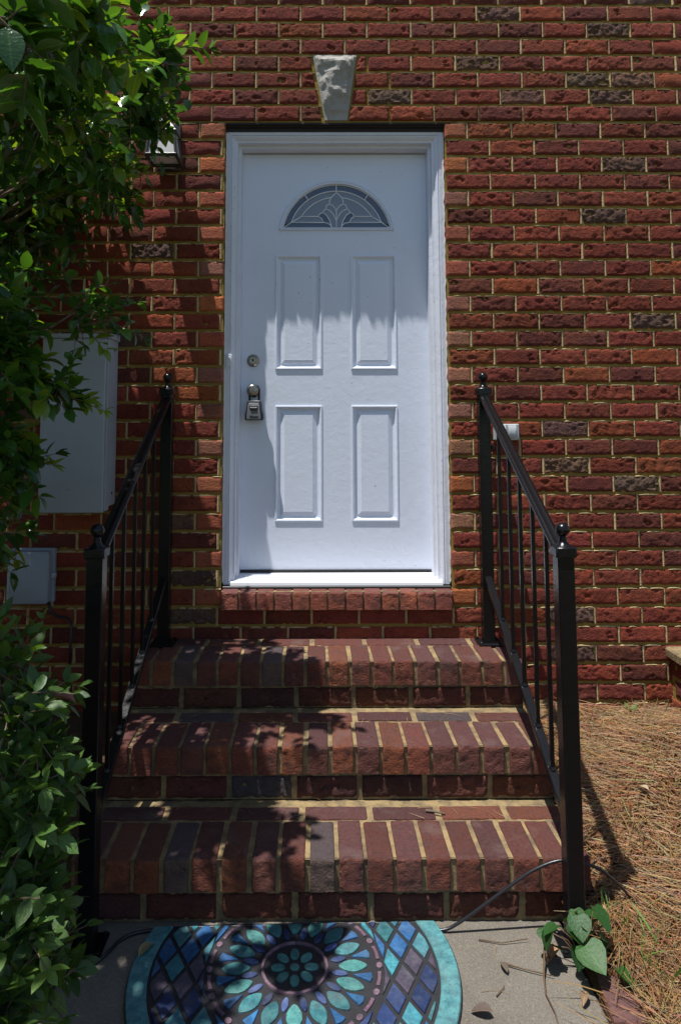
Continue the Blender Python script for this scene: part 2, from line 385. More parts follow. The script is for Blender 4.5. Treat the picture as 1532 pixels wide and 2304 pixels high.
def brick_tone(r, smooth=False, dark=.06):
    k = r.random()
    if smooth: base = r.choice([(.33, .105, .06), (.30, .085, .055), (.27, .12, .085), (.34, .10, .045)])
    elif k < dark: base = r.choice([(.115, .068, .054), (.125, .070, .055), (.135, .074, .058)])
    elif k < dark + .24: base = (.135, .038, .030)
    elif k < dark + .34: base = (.225, .056, .028)
    else: base = (.182, .041, .028)
    g = r.uniform(.84, 1.16); return (base[0] * g * r.uniform(.94, 1.06), base[1] * g * r.uniform(.9, 1.1), base[2] * g * r.uniform(.9, 1.1))

wall = empty('brick_wall', (0, 0, 0), 'red brick house wall with yellow sandy mortar around the white door', 'wall', kind='thing')
KS = [(-.107, 3.327), (.106, 3.327), (.060, 2.997), (-.049, 2.997)]     # keystone outline
def ks_x(z):
    t = (z - 2.997) / (3.327 - 2.997); return -.049 + (-.107 + .049) * t - .016, .060 + (.106 - .060) * t + .010
rb = random.Random(11); todo = []
X0, X1 = -2.95, 2.75
for k in range(-13, 36):
    zt = TOP - k * COURSE; zc = zt - BH / 2
    jx = (.6330 if k % 2 == 0 else .7405) if k >= 0 else (.690 if k % 2 else .5830)
    cuts = []; n0 = math.floor((X0 - jx) / MOD)
    for i in range(n0, n0 + 40):
        a = jx + i * MOD
        if a > X1: break
        b = a + MOD; a1, b1 = a + JOINT, b
        if 0 <= k <= 25 or k == 26:
            if b1 <= -OPEN - .001 or a1 >= OPEN + .001 or True:
                if a1 < OPEN and b1 > OPEN: a1 = OPEN + .002
                elif a1 < -OPEN and b1 > -OPEN: b1 = -OPEN - .002
                elif a1 >= -OPEN and b1 <= OPEN: continue
        if b1 - a1 < .03: continue
        cuts.append((a1, b1))
    # mend slivers at the left jamb: the photo alternates full and cut bricks
    for (a1, b1) in cuts:
        if k in (-1, -2, -3, -4):
            lo_b, hi_b = ks_x(zc - BH / 2), ks_x(zc + BH / 2)
            if b1 > min(lo_b[0], hi_b[0]) and a1 < max(lo_b[1], hi_b[1]):
                if a1 < lo_b[0] - .025: todo.append((k, a1, lo_b[0], zc, (0, hi_b[0] - lo_b[0])))
                if b1 > lo_b[1] + .025: todo.append((k, lo_b[1], b1, zc, (hi_b[1] - lo_b[1], 0)))
                continue
        todo.append((k, a1, b1, zc, None))
def show_rank(t):                                              # bricks that show largest: clear of the shrub, inside the frame
    k, a1, b1, zc, s = t; xc = (a1 + b1) / 2
    if zc > 3.62 or zc < .18 or xc > 1.66: return 9
    if xc > -.5: return 0 if not (zc < .56 and xc < .72) else 9
    lim = -.62 if zc > 2.45 else -.98
    if xc > lim and zc > .62: return 1 + (-xc)
    return 8
todo.sort(key=show_rank)
rest = MB(); nbrick = 0
for t in todo:
    k, a1, b1, zc, sk = t; xc = (a1 + b1) / 2; ww = b1 - a1
    half = ww < .14; atjamb = (0 <= k <= 26) and (abs(a1 - OPEN) < .004 or abs(b1 + OPEN) < .004)
    tone = brick_tone(rb, smooth=half and atjamb)
    wash = 1 + .28 * noise.noise((xc * 1.7, zc * 1.7, 4.0)) + .14 * noise.noise((xc * 5, zc * 5, 9.0)); tone = tuple(q * wash for q in tone)   # kiln batches: no two stretches of wall quite alike
    yoff = rb.uniform(-.0016, .0010) if k != -1 else rb.uniform(-.0050, .0015)
    if nbrick < 300 and show_rank(t) < 8:
        if sk:
            me = brick_mesh('brick', ww, BH, None, 900 + nbrick, 'brick_face', sk=sk)
            put('brick', me, wall, (xc, yoff, zc), color=tone)
        else:
            src = (JHALF if half else JAMB) if atjamb else (HALF if half else (RUGGED if tone[1] > tone[0] * .5 else FULL)); me = rb.choice(src)
            ref = .090 if half else BW; fl = rb.choice((0, 1)) and not atjamb
            put('brick', me, wall, (xc, yoff, zc), rot=(0, R(180) if fl else 0, 0) if fl else (0, R(rb.uniform(-.25, .25)), 0), scale=(ww / ref, 1, rb.uniform(.975, 1.02)), color=tone)
        nbrick += 1
    else:
        me = rb.choice(HALF if half else COARSE); ref = .090 if half else BW
        rest.add([(v.co.x * ww / ref + xc, v.co.y + yoff, v.co.z + zc) for v in me.vertices], [tuple(p.vertices) for p in me.polygons], tone)
o = rest.build('brick_courses', 'brick_face_rest', wall, smooth=50, fix=False, origin=(0, 0, 0)); o["kind"] = 'stuff'
# mortar: a backing with the door opening, joints raked a few millimetres, never quite even
mb = MB(); mz0, mz1 = -.05, 4.08
rj = random.Random(19)
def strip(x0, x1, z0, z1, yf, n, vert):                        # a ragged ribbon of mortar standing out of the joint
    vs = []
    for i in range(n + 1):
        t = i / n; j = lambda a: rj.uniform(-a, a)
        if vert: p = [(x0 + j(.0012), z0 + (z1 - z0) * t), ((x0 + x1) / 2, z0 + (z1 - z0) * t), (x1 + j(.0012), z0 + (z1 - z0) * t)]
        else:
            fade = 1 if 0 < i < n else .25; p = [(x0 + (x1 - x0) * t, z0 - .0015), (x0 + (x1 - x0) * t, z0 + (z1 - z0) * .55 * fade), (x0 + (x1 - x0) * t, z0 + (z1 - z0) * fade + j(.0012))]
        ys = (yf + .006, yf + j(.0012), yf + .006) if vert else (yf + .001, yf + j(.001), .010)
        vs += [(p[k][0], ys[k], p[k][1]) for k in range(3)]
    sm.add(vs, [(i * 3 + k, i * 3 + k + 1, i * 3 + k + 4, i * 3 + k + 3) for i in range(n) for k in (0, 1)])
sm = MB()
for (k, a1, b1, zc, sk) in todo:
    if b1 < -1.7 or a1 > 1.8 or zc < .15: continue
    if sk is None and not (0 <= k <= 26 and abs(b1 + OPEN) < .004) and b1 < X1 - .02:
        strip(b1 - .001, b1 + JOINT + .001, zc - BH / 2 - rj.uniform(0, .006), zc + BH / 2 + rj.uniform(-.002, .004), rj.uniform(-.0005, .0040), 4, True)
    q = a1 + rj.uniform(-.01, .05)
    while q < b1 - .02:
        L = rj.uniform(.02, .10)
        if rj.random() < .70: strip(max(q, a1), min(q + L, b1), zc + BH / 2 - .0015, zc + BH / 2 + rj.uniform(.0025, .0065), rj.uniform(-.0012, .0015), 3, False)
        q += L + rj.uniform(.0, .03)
def mortar_panel(x0, x1, z0, z1):
    nx = max(1, int((x1 - x0) / .018)); nz = max(1, int((z1 - z0) / .018)); vs = []
    for j in range(nz + 1):
        for i in range(nx + 1):
            px = x0 + (x1 - x0) * i / nx; pz = z0 + (z1 - z0) * j / nz
            vs.append((px, .0085 + .0014 * noise.noise((px * 21, 0, pz * 21)) + .0008 * noise.noise((px * 55, 5, pz * 55)), pz))
    mb.add(vs, [(j * (nx + 1) + i, j * (nx + 1) + i + 1, (j + 1) * (nx + 1) + i + 1, (j + 1) * (nx + 1) + i) for j in range(nz) for i in range(nx)])
mortar_panel(X0, -OPEN - .003, mz0, mz1); mortar_panel(OPEN + .003, X1, mz0, mz1)
mortar_panel(-OPEN - .003, OPEN + .003, TOP + .003, mz1); mortar_panel(-OPEN - .003, OPEN + .003, mz0, .700)
for s in (-1, 1): mb.box(s * (OPEN + .004), s * (OPEN + .10), .012, .22, .69, TOP + .1)
mb.box(-OPEN - .1, OPEN + .1, .012, .22, TOP + .006, TOP + .2); mb.box(X0, X1, .22, .30, mz0, mz1); mb.box(-OPEN, OPEN, .012, .22, .55, .69)
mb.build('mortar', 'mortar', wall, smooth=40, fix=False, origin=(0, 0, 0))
o = sm.build('mortar_smears', 'mortar_sunlit', wall, smooth=60, fix=False, origin=(0, 0, 0)); o['kind'] = 'stuff'
mb = MB(); mb.box(-.70, .680, .006, .10, TOP - .004, TOP + .006, .001); mb.box(-OPEN + .001, OPEN - .001, .016, .10, TOP - .0120, TOP - .0042, .001); mb.box(-OPEN, OPEN, .028, .20, TOP - .03, TOP - .0121); mb.build('lintel', 'steel_lintel', wall)
# keystone, split-faced
mb = MB(); nx, nz = 18, 28; vs = []
for j in range(nz + 1):
    for i in range(nx + 1):
        t = j / nz; u = i / nx; xl = -.049 - .058 * t; xr = .060 + .046 * t; px = xl + (xr - xl) * u; pz = 2.997 + .33 * t
        e = min(u, 1 - u, t * 1.4, (1 - t) * 1.4); bulge = .030 * sstep(e / .22)
        ridge = -.020 * max(0, 1 - abs((u - .45) - (t - .60) * .9) * 3.2) + .012 * max(0, (u - .45)) * (1 - t)
        n_ = noise.noise((px * 15, 1.3, pz * 15)) * .026 + noise.noise((px * 45, 3.3, pz * 45)) * .011
        vs.append((px, .004 - bulge * (.18 + .82 * t) + (ridge * (.3 + .7 * t) + n_ * (.45 + .55 * t)) * sstep(e / .12), pz))
f = [(j * (nx + 1) + i, j * (nx + 1) + i + 1, (j + 1) * (nx + 1) + i + 1, (j + 1) * (nx + 1) + i) for j in range(nz) for i in range(nx)]
mb.add(vs, f); mb.prism([KS[3], KS[2], KS[1], KS[0]], 'Y', .11, .0045)
o = mb.build('keystone', 'limestone', wall, smooth=14, fix=False); o["label"] = 'pale split-faced limestone keystone above the door'
# rowlock sill under the threshold
sill = MB(); sill.box(-OPEN + .002, OPEN - .002, -.018, .20, .690, .772); sl = sill.build('door_sill', 'step_mortar', wall); sl["label"] = 'row of bricks on edge forming the sill under the door'
def block_mesh(name, w_, d_, h_, seed, mat, b=.007, jit=.0016, slope=0.0, cell=.009):
    """A brick laid on edge: worn bullnose on the front top arris (front is -Y, top is +Z). Origin: front, middle, top."""
    r = random.Random(seed); off = Vector((r.uniform(0, 90), r.uniform(0, 90), r.uniform(0, 90)))
    nf = max(2, round((h_ - b) / cell)); nt_ = max(2, round((d_ - b) / (cell * 1.8))); sec = [(0.0, -h_ + (h_ - b) * i / nf, (-1, 0)) for i in range(nf + 1)]
    sec += [(b - b * math.cos(t), -b + b * math.sin(t), (-math.cos(t), math.sin(t))) for t in (R(30), R(60))]
    sec += [(b + (d_ - b) * i / nt_, 0.0, (0, 1)) for i in range(nt_ + 1)]
    ex = .004; inner = max(3, round(w_ / cell)); xs = [-w_ / 2, -w_ / 2 + ex * .4, -w_ / 2 + ex] + [-w_ / 2 + ex + (w_ - 2 * ex) * i / inner for i in range(1, inner)] + [w_ / 2 - ex, w_ / 2 - ex * .4, w_ / 2]
    n = len(sec); vs = []; f = []; m_ = len(xs)
    for xx in xs:
        e = w_ / 2 - abs(xx); rd = ex * (1 - math.sqrt(max(0, 1 - (1 - min(1, e / ex)) ** 2)))
        for (yy, zz, nn) in sec:
            p = Vector((xx, yy, zz)) + off; g = jit * (1.0 * noise.noise(p * 38) + .7 * noise.noise(p * 95)) * (1.0 if nn[1] < .5 else .6) - rd
            near = max(0, 1 - (abs(yy) + abs(zz)) / .022); ch = noise.noise(p * 60 + Vector((3, 3, 3))); g -= near * max(0, ch - .1) * .012
            vs.append((xx + jit * .5 * noise.noise(p * 50), yy + nn[0] * g, zz + nn[1] * g + slope * yy))
    for i in range(m_ - 1):
        for q in range(n - 1): a = i * n + q; f.append((a, a + n, a + n + 1, a + 1))
    b0 = len(vs)
    for xx in xs: vs.append((xx, d_, -h_))
    for i in range(m_ - 1): f += [(i * n, b0 + i, b0 + i + 1, (i + 1) * n), (i * n + n - 1, (i + 1) * n + n - 1, b0 + i + 1, b0 + i)]
    f.append(tuple([q for q in range(n)] + [b0])); f.append(tuple([(m_ - 1) * n + q for q in range(n - 1, -1, -1)] + [b0 + m_ - 1]))
    mb = MB(); mb.add(vs, f); return mb.mesh(name, mat, smooth=60)
SILLB = [block_mesh('brick', .0755, .20, .074, 300 + i, 'step_brick_face', slope=.22, b=.006) for i in range(5)]
rs = random.Random(5); nS = 13; sw_ = (2 * OPEN - .004) / nS
for i in range(nS):
    g = rs.uniform(.85, 1.15); c_ = rs.choice([(.24, .066, .043), (.27, .078, .046), (.21, .06, .045)])
    put('brick', rs.choice(SILLB), sl, (-OPEN + .002 + sw_ * (i + .5), -.030 + rs.uniform(-.002, .002), .768 + rs.uniform(-.0015, .0015)), scale=((sw_ - .007) / .0755, 1, 1), color=tuple(q * g for q in c_))

# ------------------------------------------------------------------ the brick steps
steps = empty('brick_steps', (-.05, -.5, 0), 'three red brick steps with pale wide mortar joints up to the door', 'steps')
HD = [block_mesh('brick', .0745, .198, .096, 320 + i, 'step_brick_face', b=.012, jit=.0030) for i in range(14)]
BK = [block_mesh('brick', .214, .072, .055, 340 + i, 'step_brick_face', b=.004) for i in range(6)]
RS = [brick_mesh('brick', .214, .073, None, 360 + i, 'brick_face', jit=.0030) for i in range(8)]
rs = random.Random(21)
def step_tone(r):
    k = r.random()
    if k < .055: b = (.10, .064, .056)
    elif k < .35: b = (.120, .040, .032)
    elif k < .52: b = (.185, .054, .026)
    else: b = (.150, .042, .027)
    g = r.uniform(.80, 1.14); return (b[0] * g, b[1] * g, b[2] * g)
SX0, SX1 = -.853, .750
core = MB()
Ys = [-.970, -.645, -.317]; Zs = [.193, .380, .565]; A = [-.1219, -.1326, -.1379]; RJ = [.307, .061, .058]; BJ = [.090, .057, .120]
for s in range(3):
    yf, zt = Ys[s], Zs[s]; yb = Ys[s + 1] if s < 2 else 0.0; zb = Zs[s - 1] if s else 0.0
    # headers on edge
    i = -20
    while True:
        a = A[s] + i * .09; b = a + .09; i += 1
        if b <= SX0 + .02: continue
        if a >= SX1 - .02: break
        a1 = max(a + .0073, SX0); b1 = min(b - .0073, SX1)
        if b1 - a1 < .025: continue
        if a1 > SX0: a1 += rs.uniform(-.0022, .0030)
        if b1 < SX1: b1 -= rs.uniform(-.0022, .0030)
        put('brick', rs.choice(HD), steps, ((a1 + b1) / 2, yf + rs.uniform(-.004, .004), zt + rs.uniform(-.0015, .002)),
            rot=(R(rs.uniform(-.3, .3)), R(rs.uniform(-.6, .6)), R(rs.uniform(-.7, .7))), scale=((b1 - a1) / .0745, 1, 1), color=step_tone(rs))
    # the stretcher row behind them
    i = -6
    while True:
        a = BJ[s] + i * .2335; b = a + .2335; i += 1
        if b <= SX0 + .03: continue
        if a >= SX1 - .03: break
        a1 = max(a + .011, SX0); b1 = min(b - .011, SX1)
        if b1 - a1 < .03: continue
        o = put('brick', rs.choice(BK), steps, ((a1 + b1) / 2, yf + .216 + rs.uniform(-.003, .003), zt + rs.uniform(-.0012, .001)),
            rot=(0, 0, R(rs.uniform(-.4, .4))), scale=((b1 - a1) / .214, 1.0 if s < 2 else 1.10, 1), color=step_tone(rs))
    # the stretcher course in the riser below
    i = -7
    while True:
        a = RJ[s] + i * .2335; b = a + .2335; i += 1
        if b <= SX0 + .03: continue
        if a >= SX1 - .03: break
        a1 = max(a + .010, SX0); b1 = min(b - .010, SX1)
        if b1 - a1 < .03: continue
        put('brick', rs.choice(RS), steps, ((a1 + b1) / 2, yf + .012 + rs.uniform(-.003, .003), zt - .110 - .0365 + rs.uniform(-.002, .002)),
            rot=(0, R(rs.uniform(-.5, .5)), 0), scale=((b1 - a1) / .214, 1, 1), color=tuple(q * g_ for q, g_ in zip(brick_tone(rs), (.56, .86, 1.05))))
    # flanks: a course of stretchers, a course on edge, running back to the wall
    for sx in (-1, 1):
        xx = SX1 if sx > 0 else SX0; rz = R(90) if sx > 0 else R(-90)
        y = yf + .030
        while y < -.06:
            L = min(.214, -.012 - y)
            put('brick', rs.choice(RS), steps, (xx - sx * .001, y + L / 2, zt - .1465), rot=(0, 0, rz), scale=(L / .214, 1, 1), color=step_tone(rs)); y += .2265
        y = yf + .31
        while y < -.06:
            L = min(.214, -.012 - y)
            put('brick', rs.choice(RS), steps, (xx - sx * .001, y + L / 2, zt - .050), rot=(0, 0, rz), scale=(L / .214, 1, 1.12), color=step_tone(rs)); y += .2265
    # mortar body of this step, its surfaces lumpy
    def panel(p0, du, dv, nu, nv, amp, flip=False):
        p0, du, dv = Vector(p0), Vector(du), Vector(dv); nn = du.cross(dv).normalized(); vs = []
        for j in range(nv + 1):
            for i_ in range(nu + 1):
                p = p0 + du * (i_ / nu) + dv * (j / nv); h = noise.noise(p * 24) * amp + noise.noise(p * 70) * amp * .5
                vs.append(p + nn * h)
        core.add(vs, [(j * (nu + 1) + i_, j * (nu + 1) + i_ + 1, (j + 1) * (nu + 1) + i_ + 1, (j + 1) * (nu + 1) + i_) for j in range(nv) for i_ in range(nu)])
    W_ = SX1 - SX0 - .006; xa = SX0 + .003
    panel((xa, yf + .009, zt - .0062), (W_, 0, 0), (0, yb + .02 - yf - .009, 0), 110, 22, .0017)
    panel((xa, yf + .0125, zt - .100), (W_, 0, 0), (0, 0, .0965), 110, 8, .0018)
    panel((xa, yf + .0215, zb - .004), (W_, 0, 0), (0, 0, zt - zb - .085), 110, 8, .0018)
    for xx in (xa, xa + W_): core.add([(xx, yf + .009, zb - .01), (xx, .01, zb - .01), (xx, .01, zt - .004), (xx, yf + .009, zt - .004)], [(0, 1, 2, 3)])
core.build('mortar', 'step_mortar', steps, smooth=60, fix=False, origin=(-.05, -.5, 0))

# ------------------------------------------------------------------ door frame
frame = empty('door_frame', (0, .05, .79), 'white painted wooden door frame with chipped edges set in the brick opening', 'door frame')
ZT = 2.957; HW = .525; ZB = .792
PROF = [(0, .20), (0, .038), (.003, .034), (.019, .034), (.0215, .041), (.0245, .041), (.0265, .037), (.032, .040), (.039, .051), (.044, .054), (.052, .055), (.0522, .082), (.054, .084), (.0665, .086), (.0665, .20)]
for s, nm in ((-1, 'side_casing'), (1, 'side_casing')):
    mb = MB(); vs = [(s * (HW - u), y, ZB) for u, y in PROF] + [(s * (HW - u), y, ZT - u) for u, y in PROF]; n = len(PROF)
    mb.add(vs, [(i, i + 1, n + i + 1, n + i) for i in range(n - 1)] + [tuple(range(n - 1, -1, -1))]); mb.build(nm, 'frame_white', frame, smooth=30)
mb = MB(); n = len(PROF)
vs = [(-HW + u, y, ZT - u) for u, y in PROF] + [(HW - u, y, ZT - u) for u, y in PROF]
mb.add(vs, [(i, i + 1, n + i + 1, n + i) for i in range(n - 1)]); mb.build('head_casing', 'frame_white', frame, smooth=30)
rc = random.Random(3)
for s in (-1, 1):                                              # a ragged bead of caulk between wood and brick
    mb = MB(); vs = []; nn = 150
    for i in range(nn + 1):
        z = ZB + .01 + (ZT - ZB - .02) * i / nn; j = .0045 * noise.noise((z * 26, s * 3.0, 0)) + rc.uniform(-.0015, .0015)
        xo = HW + .0035 + max(-.002, j) * (1.3 if s > 0 else .8); vs += [(s * (HW - .003), .0335, z), (s * xo, .029 + rc.uniform(-.002, .002), z), (s * (xo + .001), .045, z)]
    mb.add(vs, [(i * 3 + a, i * 3 + a + 1, i * 3 + a + 4, i * 3 + a + 3) for i in range(nn) for a in (0, 1)]); mb.build('caulk_bead', 'caulk', frame, smooth=True)
mb = MB(); P = [(.20, .79), (.20, .823), (.135, .8215), (.125, .819), (.085, .8135), (.08, .8115), (.040, .8055), (.028, .802), (.026, .789)]
n = len(P); mb.add([(x_, y, z) for x_ in (-.4895, .4895) for y, z in P], [(i, (i + 1) % n, n + (i + 1) % n, n + i) for i in range(n)] + [tuple(range(n - 1, -1, -1)), tuple(range(n, 2 * n))])
for yy in (.058, .070, .098, .110): mb.box(-.457, .457, yy, yy + .003, .80, .8065 + (yy - .04) * .19 + .0022)
mb.build('threshold', 'aluminium', frame)
mb = MB(); mb.box(-.5245, .5245, .012, .19, .7725, .7888, .003); mb.build('threshold_base', 'sweep_black', frame)
mb = MB(); mb.box(-.519, -.492, .026, .0335, 1.80, 1.862, .002); mb.lathe([(.0001, -.006), (.006, -.005), (.007, 0)], (-.505, .026, 1.843), 'Y', 10); mb.box(-.521, -.50, .0265, .034, 1.792, 1.7995); mb.build('latch_plate', 'frame_white', frame, smooth=40)

# ------------------------------------------------------------------ door
door = empty('front_door', (0, .15, .826), 'white panelled front door with half-round leaded window', 'door')
DY = .150; DX0, DX1, DZ0, DZ1 = -.4585, .4585, .828, 2.886
PAN = [(-.293, -.064, 1.798, 2.369), (.079, .304, 1.798, 2.369), (-.293, -.064, 1.063, 1.620), (.079, .304, 1.063, 1.620)]
FX, FZ0 = .010, 2.508                                            # fan window: centre and bottom of the glass
U = .537 / 1155.0
def fz(zx, zy): return (FX + (zx - 757) * U, FZ0 + (578 - zy) * U)
def seg_arc(Rr, cyy, ybot, n=40, x0=757):
    """arc of a circle (drawing units) from the left bottom over the top to the right bottom"""
    a = math.asin(max(-1, min(1, (cyy - ybot) / Rr))); out = []
    for i in range(n + 1):
        th = math.pi - a - (math.pi - 2 * a) * i / n; out.append((x0 + Rr * math.cos(th), cyy - Rr * math.sin(th)))
    return out
GR, GC = 587, 685                                                # glass edge circle
bm = bmesh.new()
def loop(pts):
    vs = [bm.verts.new((p[0], DY, p[1])) for p in pts]; return [bm.edges.new((vs[i], vs[(i + 1) % len(vs)])) for i in range(len(vs))]
E_ = loop([(DX0, DZ0), (DX1, DZ0), (DX1, DZ1), (DX0, DZ1)])
for (a, b, c_, d_) in PAN: E_ += loop([(a, c_), (b, c_), (b, d_), (a, d_)])
E_ += loop([fz(*q) for q in seg_arc(GR + 34, GC, 578 + 26)])
bmesh.ops.triangle_fill(bm, edges=E_, use_beauty=True)
bmesh.ops.recalc_face_normals(bm, faces=bm.faces)
ext = bmesh.ops.extrude_face_region(bm, geom=list(bm.faces))
for q in ext['geom']:
    if isinstance(q, bmesh.types.BMVert): q.co.y += .044
bmesh.ops.recalc_face_normals(bm, faces=bm.faces)
me = bpy.data.meshes.new('slab'); bm.to_mesh(me); bm.free(); me.materials.append(M['door_white'])
me.transform(Matrix.Translation((0, -.15, -.826))); slab = put('slab', me, door, (0, .15, .826))
for (a, b, c_, d_) in PAN:
    rings = [(0, .0), (.0, -.0042), (.004, -.0055), (.009, -.0040), (.0115, .0005), (.0150, .0075), (.0265, .0105), (.0285, .0080), (.047, .0008), (.0495, .0010)]
    mb = MB(); vs = []
    for u, y in rings: vs += [(a + u, DY + y, c_ + u), (b - u, DY + y, c_ + u), (b - u, DY + y, d_ - u), (a + u, DY + y, d_ - u)]
    f = [(i * 4 + k, i * 4 + (k + 1) % 4, (i + 1) * 4 + (k + 1) % 4, (i + 1) * 4 + k) for i in range(len(rings) - 1) for k in range(4)]; f.append(tuple(range(4 * len(rings) - 4, 4 * len(rings))))
    mb.add(vs, f); mb.build('panel', 'door_white', slab)
fan = MB(); PRO = [(36, .0), (36, -.006), (30, -.0105), (22, -.0085), (17, -.0065), (8, -.0100), (2, -.0095), (0, -.006), (0, .012)]
rows = []
for u, y in PRO:
    pts = seg_arc(GR + u, GC, 578, 44); bt = [(757 + 577 + u, 578 + u * .78), (757 - 577 - u, 578 + u * .78)]
    rows.append([(p[0], DY + y, p[1]) for p in [fz(*q) for q in pts + bt]])
n = len(rows[0]); fan.add([q for r_ in rows for q in r_], [(i * n + k, i * n + (k + 1) % n, (i + 1) * n + (k + 1) % n, (i + 1) * n + k) for i in range(len(rows) - 1) for k in range(n)])
win = fan.build('fan_window', 'door_white', door, smooth=35); win["label"] = 'half-round leaded glass window in the door'
mb = MB(); mb.prism([fz(*q) for q in seg_arc(GR + 6, GC, 582)], 'Y', DY + .030, DY + .022); mb.build('window_back', 'dim_room', win)
# leaded panes
def arcpts(Rr, cyy, xa, xb, n=14): return [(757 - 2 + (xa + (xb - xa) * i / n) - 755, cyy - math.sqrt(max(0, Rr * Rr - (xa + (xb - xa) * i / n - 755) ** 2))) for i in range(n + 1)]
def mir(pts): return [(1512 - p[0], p[1]) for p in pts]
R1, C1, R2, C2 = 513, 685, 437, 677
tul = [(755, 190), (720, 222), (694, 248), (682, 282), (683, 317)]
pet1 = [(683, 317), (662, 322), (646, 342), (644, 371)]
pet2 = [(644, 371), (622, 384), (610, 411)]
pet3 = [(610, 411), (580, 420), (562, 452)]
v1 = [(683, 317), (718, 334), (742, 362), (755, 390)]
v2 = [(644, 371), (690, 390), (728, 438), (755, 496)]
v3 = [(610, 411), (652, 440), (684, 498), (700, 556), (702, 578)]
v4 = [(562, 452), (596, 474), (618, 518), (664, 526), (696, 550), (702, 578)]
panes = []
oL = arcpts(GR - 4, GC, 190, 418); iL = arcpts(R1, C1, 271, 450)
panes.append((oL + list(reversed(iL)), 'glass_clear')); oM = arcpts(GR - 4, GC, 418, 755); iM = arcpts(R1, C1, 450, 755); panes.append((oM + list(reversed(iM)), 'glass_clear'))
panes.append((arcpts(R1, C1, 271, 755, 24) + [(720, 222), (692, 246)] + list(reversed(arcpts(R2, C2, 380, 690, 18))), 'glass_reeded'))
panes.append((arcpts(R2, C2, 380, 690, 18) + tul[3:] + pet1[1:] + pet2[1:] + pet3[1:], 'glass_frosted'))
panes.append(([(270, 517), (380, 452), (562, 452), (596, 474), (618, 518)], 'glass_frosted'))
panes.append(([(186, 577), (270, 517), (618, 518), (664, 526), (696, 550), (702, 578)], 'glass_clear'))
panes.append((pet1 + v2[1:] + [(755, 390)] + list(reversed(v1))[1:-1], 'glass_frosted'))
panes.append((pet2 + v3[1:] + [(755, 578), (755, 496)] + list(reversed(v2))[1:-1], 'glass_frosted'))
panes.append((pet3 + v4[1:] + list(reversed(v3))[1:-1], 'glass_clear'))
allp = [(p, m_) for p, m_ in panes] + [(list(reversed(mir(p))), m_) for p, m_ in panes] + [(tul + v1[1:] + list(reversed(mir(v1)))[1:] + list(reversed(mir(tul)))[1:-1], 'glass_frosted')]
for p, m_ in allp:
    mb = MB(); q2 = [fz(*q) for q in p]; n = len(q2)
    mb.add([(a, DY + .004, b) for a, b in q2] + [(a, DY + .010, b) for a, b in q2], [tuple(range(n)), tuple(range(2 * n - 1, n - 1, -1))] + [(i, (i + 1) % n, n + (i + 1) % n, n + i) for i in range(n)])
    mb.build('glass_pane', m_, win)
lines = [arcpts(R1, C1, 271, 1239, 40), arcpts(R2, C2, 380, 690, 18), mir(arcpts(R2, C2, 380, 690, 18)), [(756, 98), (756, 190)], [(186, 577), (270, 517), (380, 452)], [(418, 216), (450, 266)],
         [(380, 452), (562, 452)], [(270, 517), (618, 518)], tul, pet1, pet2, pet3, v1, v2, v3, v4, [(756, 390), (756, 578)]]
lines += [mir(q) for q in lines[4:16]]; lines.append(seg_arc(GR - 5, GC, 578, 40))
mb = MB()
for q in lines: mb.tube([(a, DY + .0025, b) for a, b in [fz(*p) for p in q]], .0024, 6)
mb.build('lead_came', 'lead_came', win, smooth=True)
mb = MB(); mb.box(DX0 + .002, DX1 - .002, .144, .19, .8235, .8365, .001); mb.build('door_sweep', 'sweep_black', door)
mb = MB(); mb.lathe([(.031, .0), (.031, -.006), (.028, -.012), (.0205, -.017), (.0195, -.0185), (.0185, -.0165), (.0165, -.0165), (.015, -.0185), (.0001, -.0187)], (-.401, DY, 1.841), 'Y', 28)
dbolt = mb.build('deadbolt', 'nickel', door, smooth=35); mb = MB(); mb.box(-.4022, -.3998, DY - .0205, DY - .0180, 1.833, 1.849); mb.lathe([(.006, 0), (.006, -.0012), (.0001, -.0013)], (-.401, DY - .0188, 1.843), 'Y', 14); mb.build('key_slot', 'lock_dark', dbolt)
KZ = 1.693; KX = -.3985
mb = MB(); mb.lathe([(.033, 0), (.033, -.004), (.024, -.010), (.0135, -.014), (.0125, -.034), (.019, -.042), (.0265, -.052), (.0285, -.060), (.0265, -.066), (.020, -.070), (.0125, -.0705), (.0115, -.069), (.0001, -.069)], (KX, DY, KZ), 'Y', 32)
knob = mb.build('doorknob', 'nickel', door, smooth=40); mb = MB(); mb.lathe([(.0095, 0), (.009, -.0025), (.0001, -.0027)], (KX, DY - .0695, KZ), 'Y', 18); mb.box(KX - .0012, KX + .0012, DY - .0735, DY - .0715, KZ - .006, KZ + .006); mb.build('key_slot', 'lock_face', knob, smooth=40)

# key lock box hanging from the knob
lb = empty('key_lock_box', (-.392, .11, 1.55), 'black and grey key lock box hanging from the door knob', 'lock box')
LX, LZ, LY = -.3905, 1.549, .078
mb = MB(); mb.tube([(LX - .0225, .104, LZ + .088), (LX - .0225, .104, LZ + .150), (LX - .016, .104, LZ + .163), (LX, .104, LZ + .168), (LX + .016, .104, LZ + .163), (LX + .0225, .104, LZ + .150), (LX + .0225, .104, LZ + .088)], .0055, 10); mb.build('shackle', 'lock_dark', lb, smooth=True)
OUT = [(-.043, .004), (-.039, 0), (.039, .001), (.044, .006), (.0435, .028), (.037, .052), (.0325, .085), (.029, .094), (-.029, .094), (-.0335, .085), (-.037, .052), (-.043, .028)]
mb = MB(); mb.prism([(LX + a, LZ + b) for a, b in OUT], 'Y', .138, LY, .005); mb.build('lock_body', 'lock_dark', lb, smooth=40)
INN = [(-.034, .004), (.034, .004), (.0345, .018), (.029, .05), (.026, .078), (.022, .0825), (-.022, .0825), (-.027, .078), (-.030, .05), (-.0345, .018)]
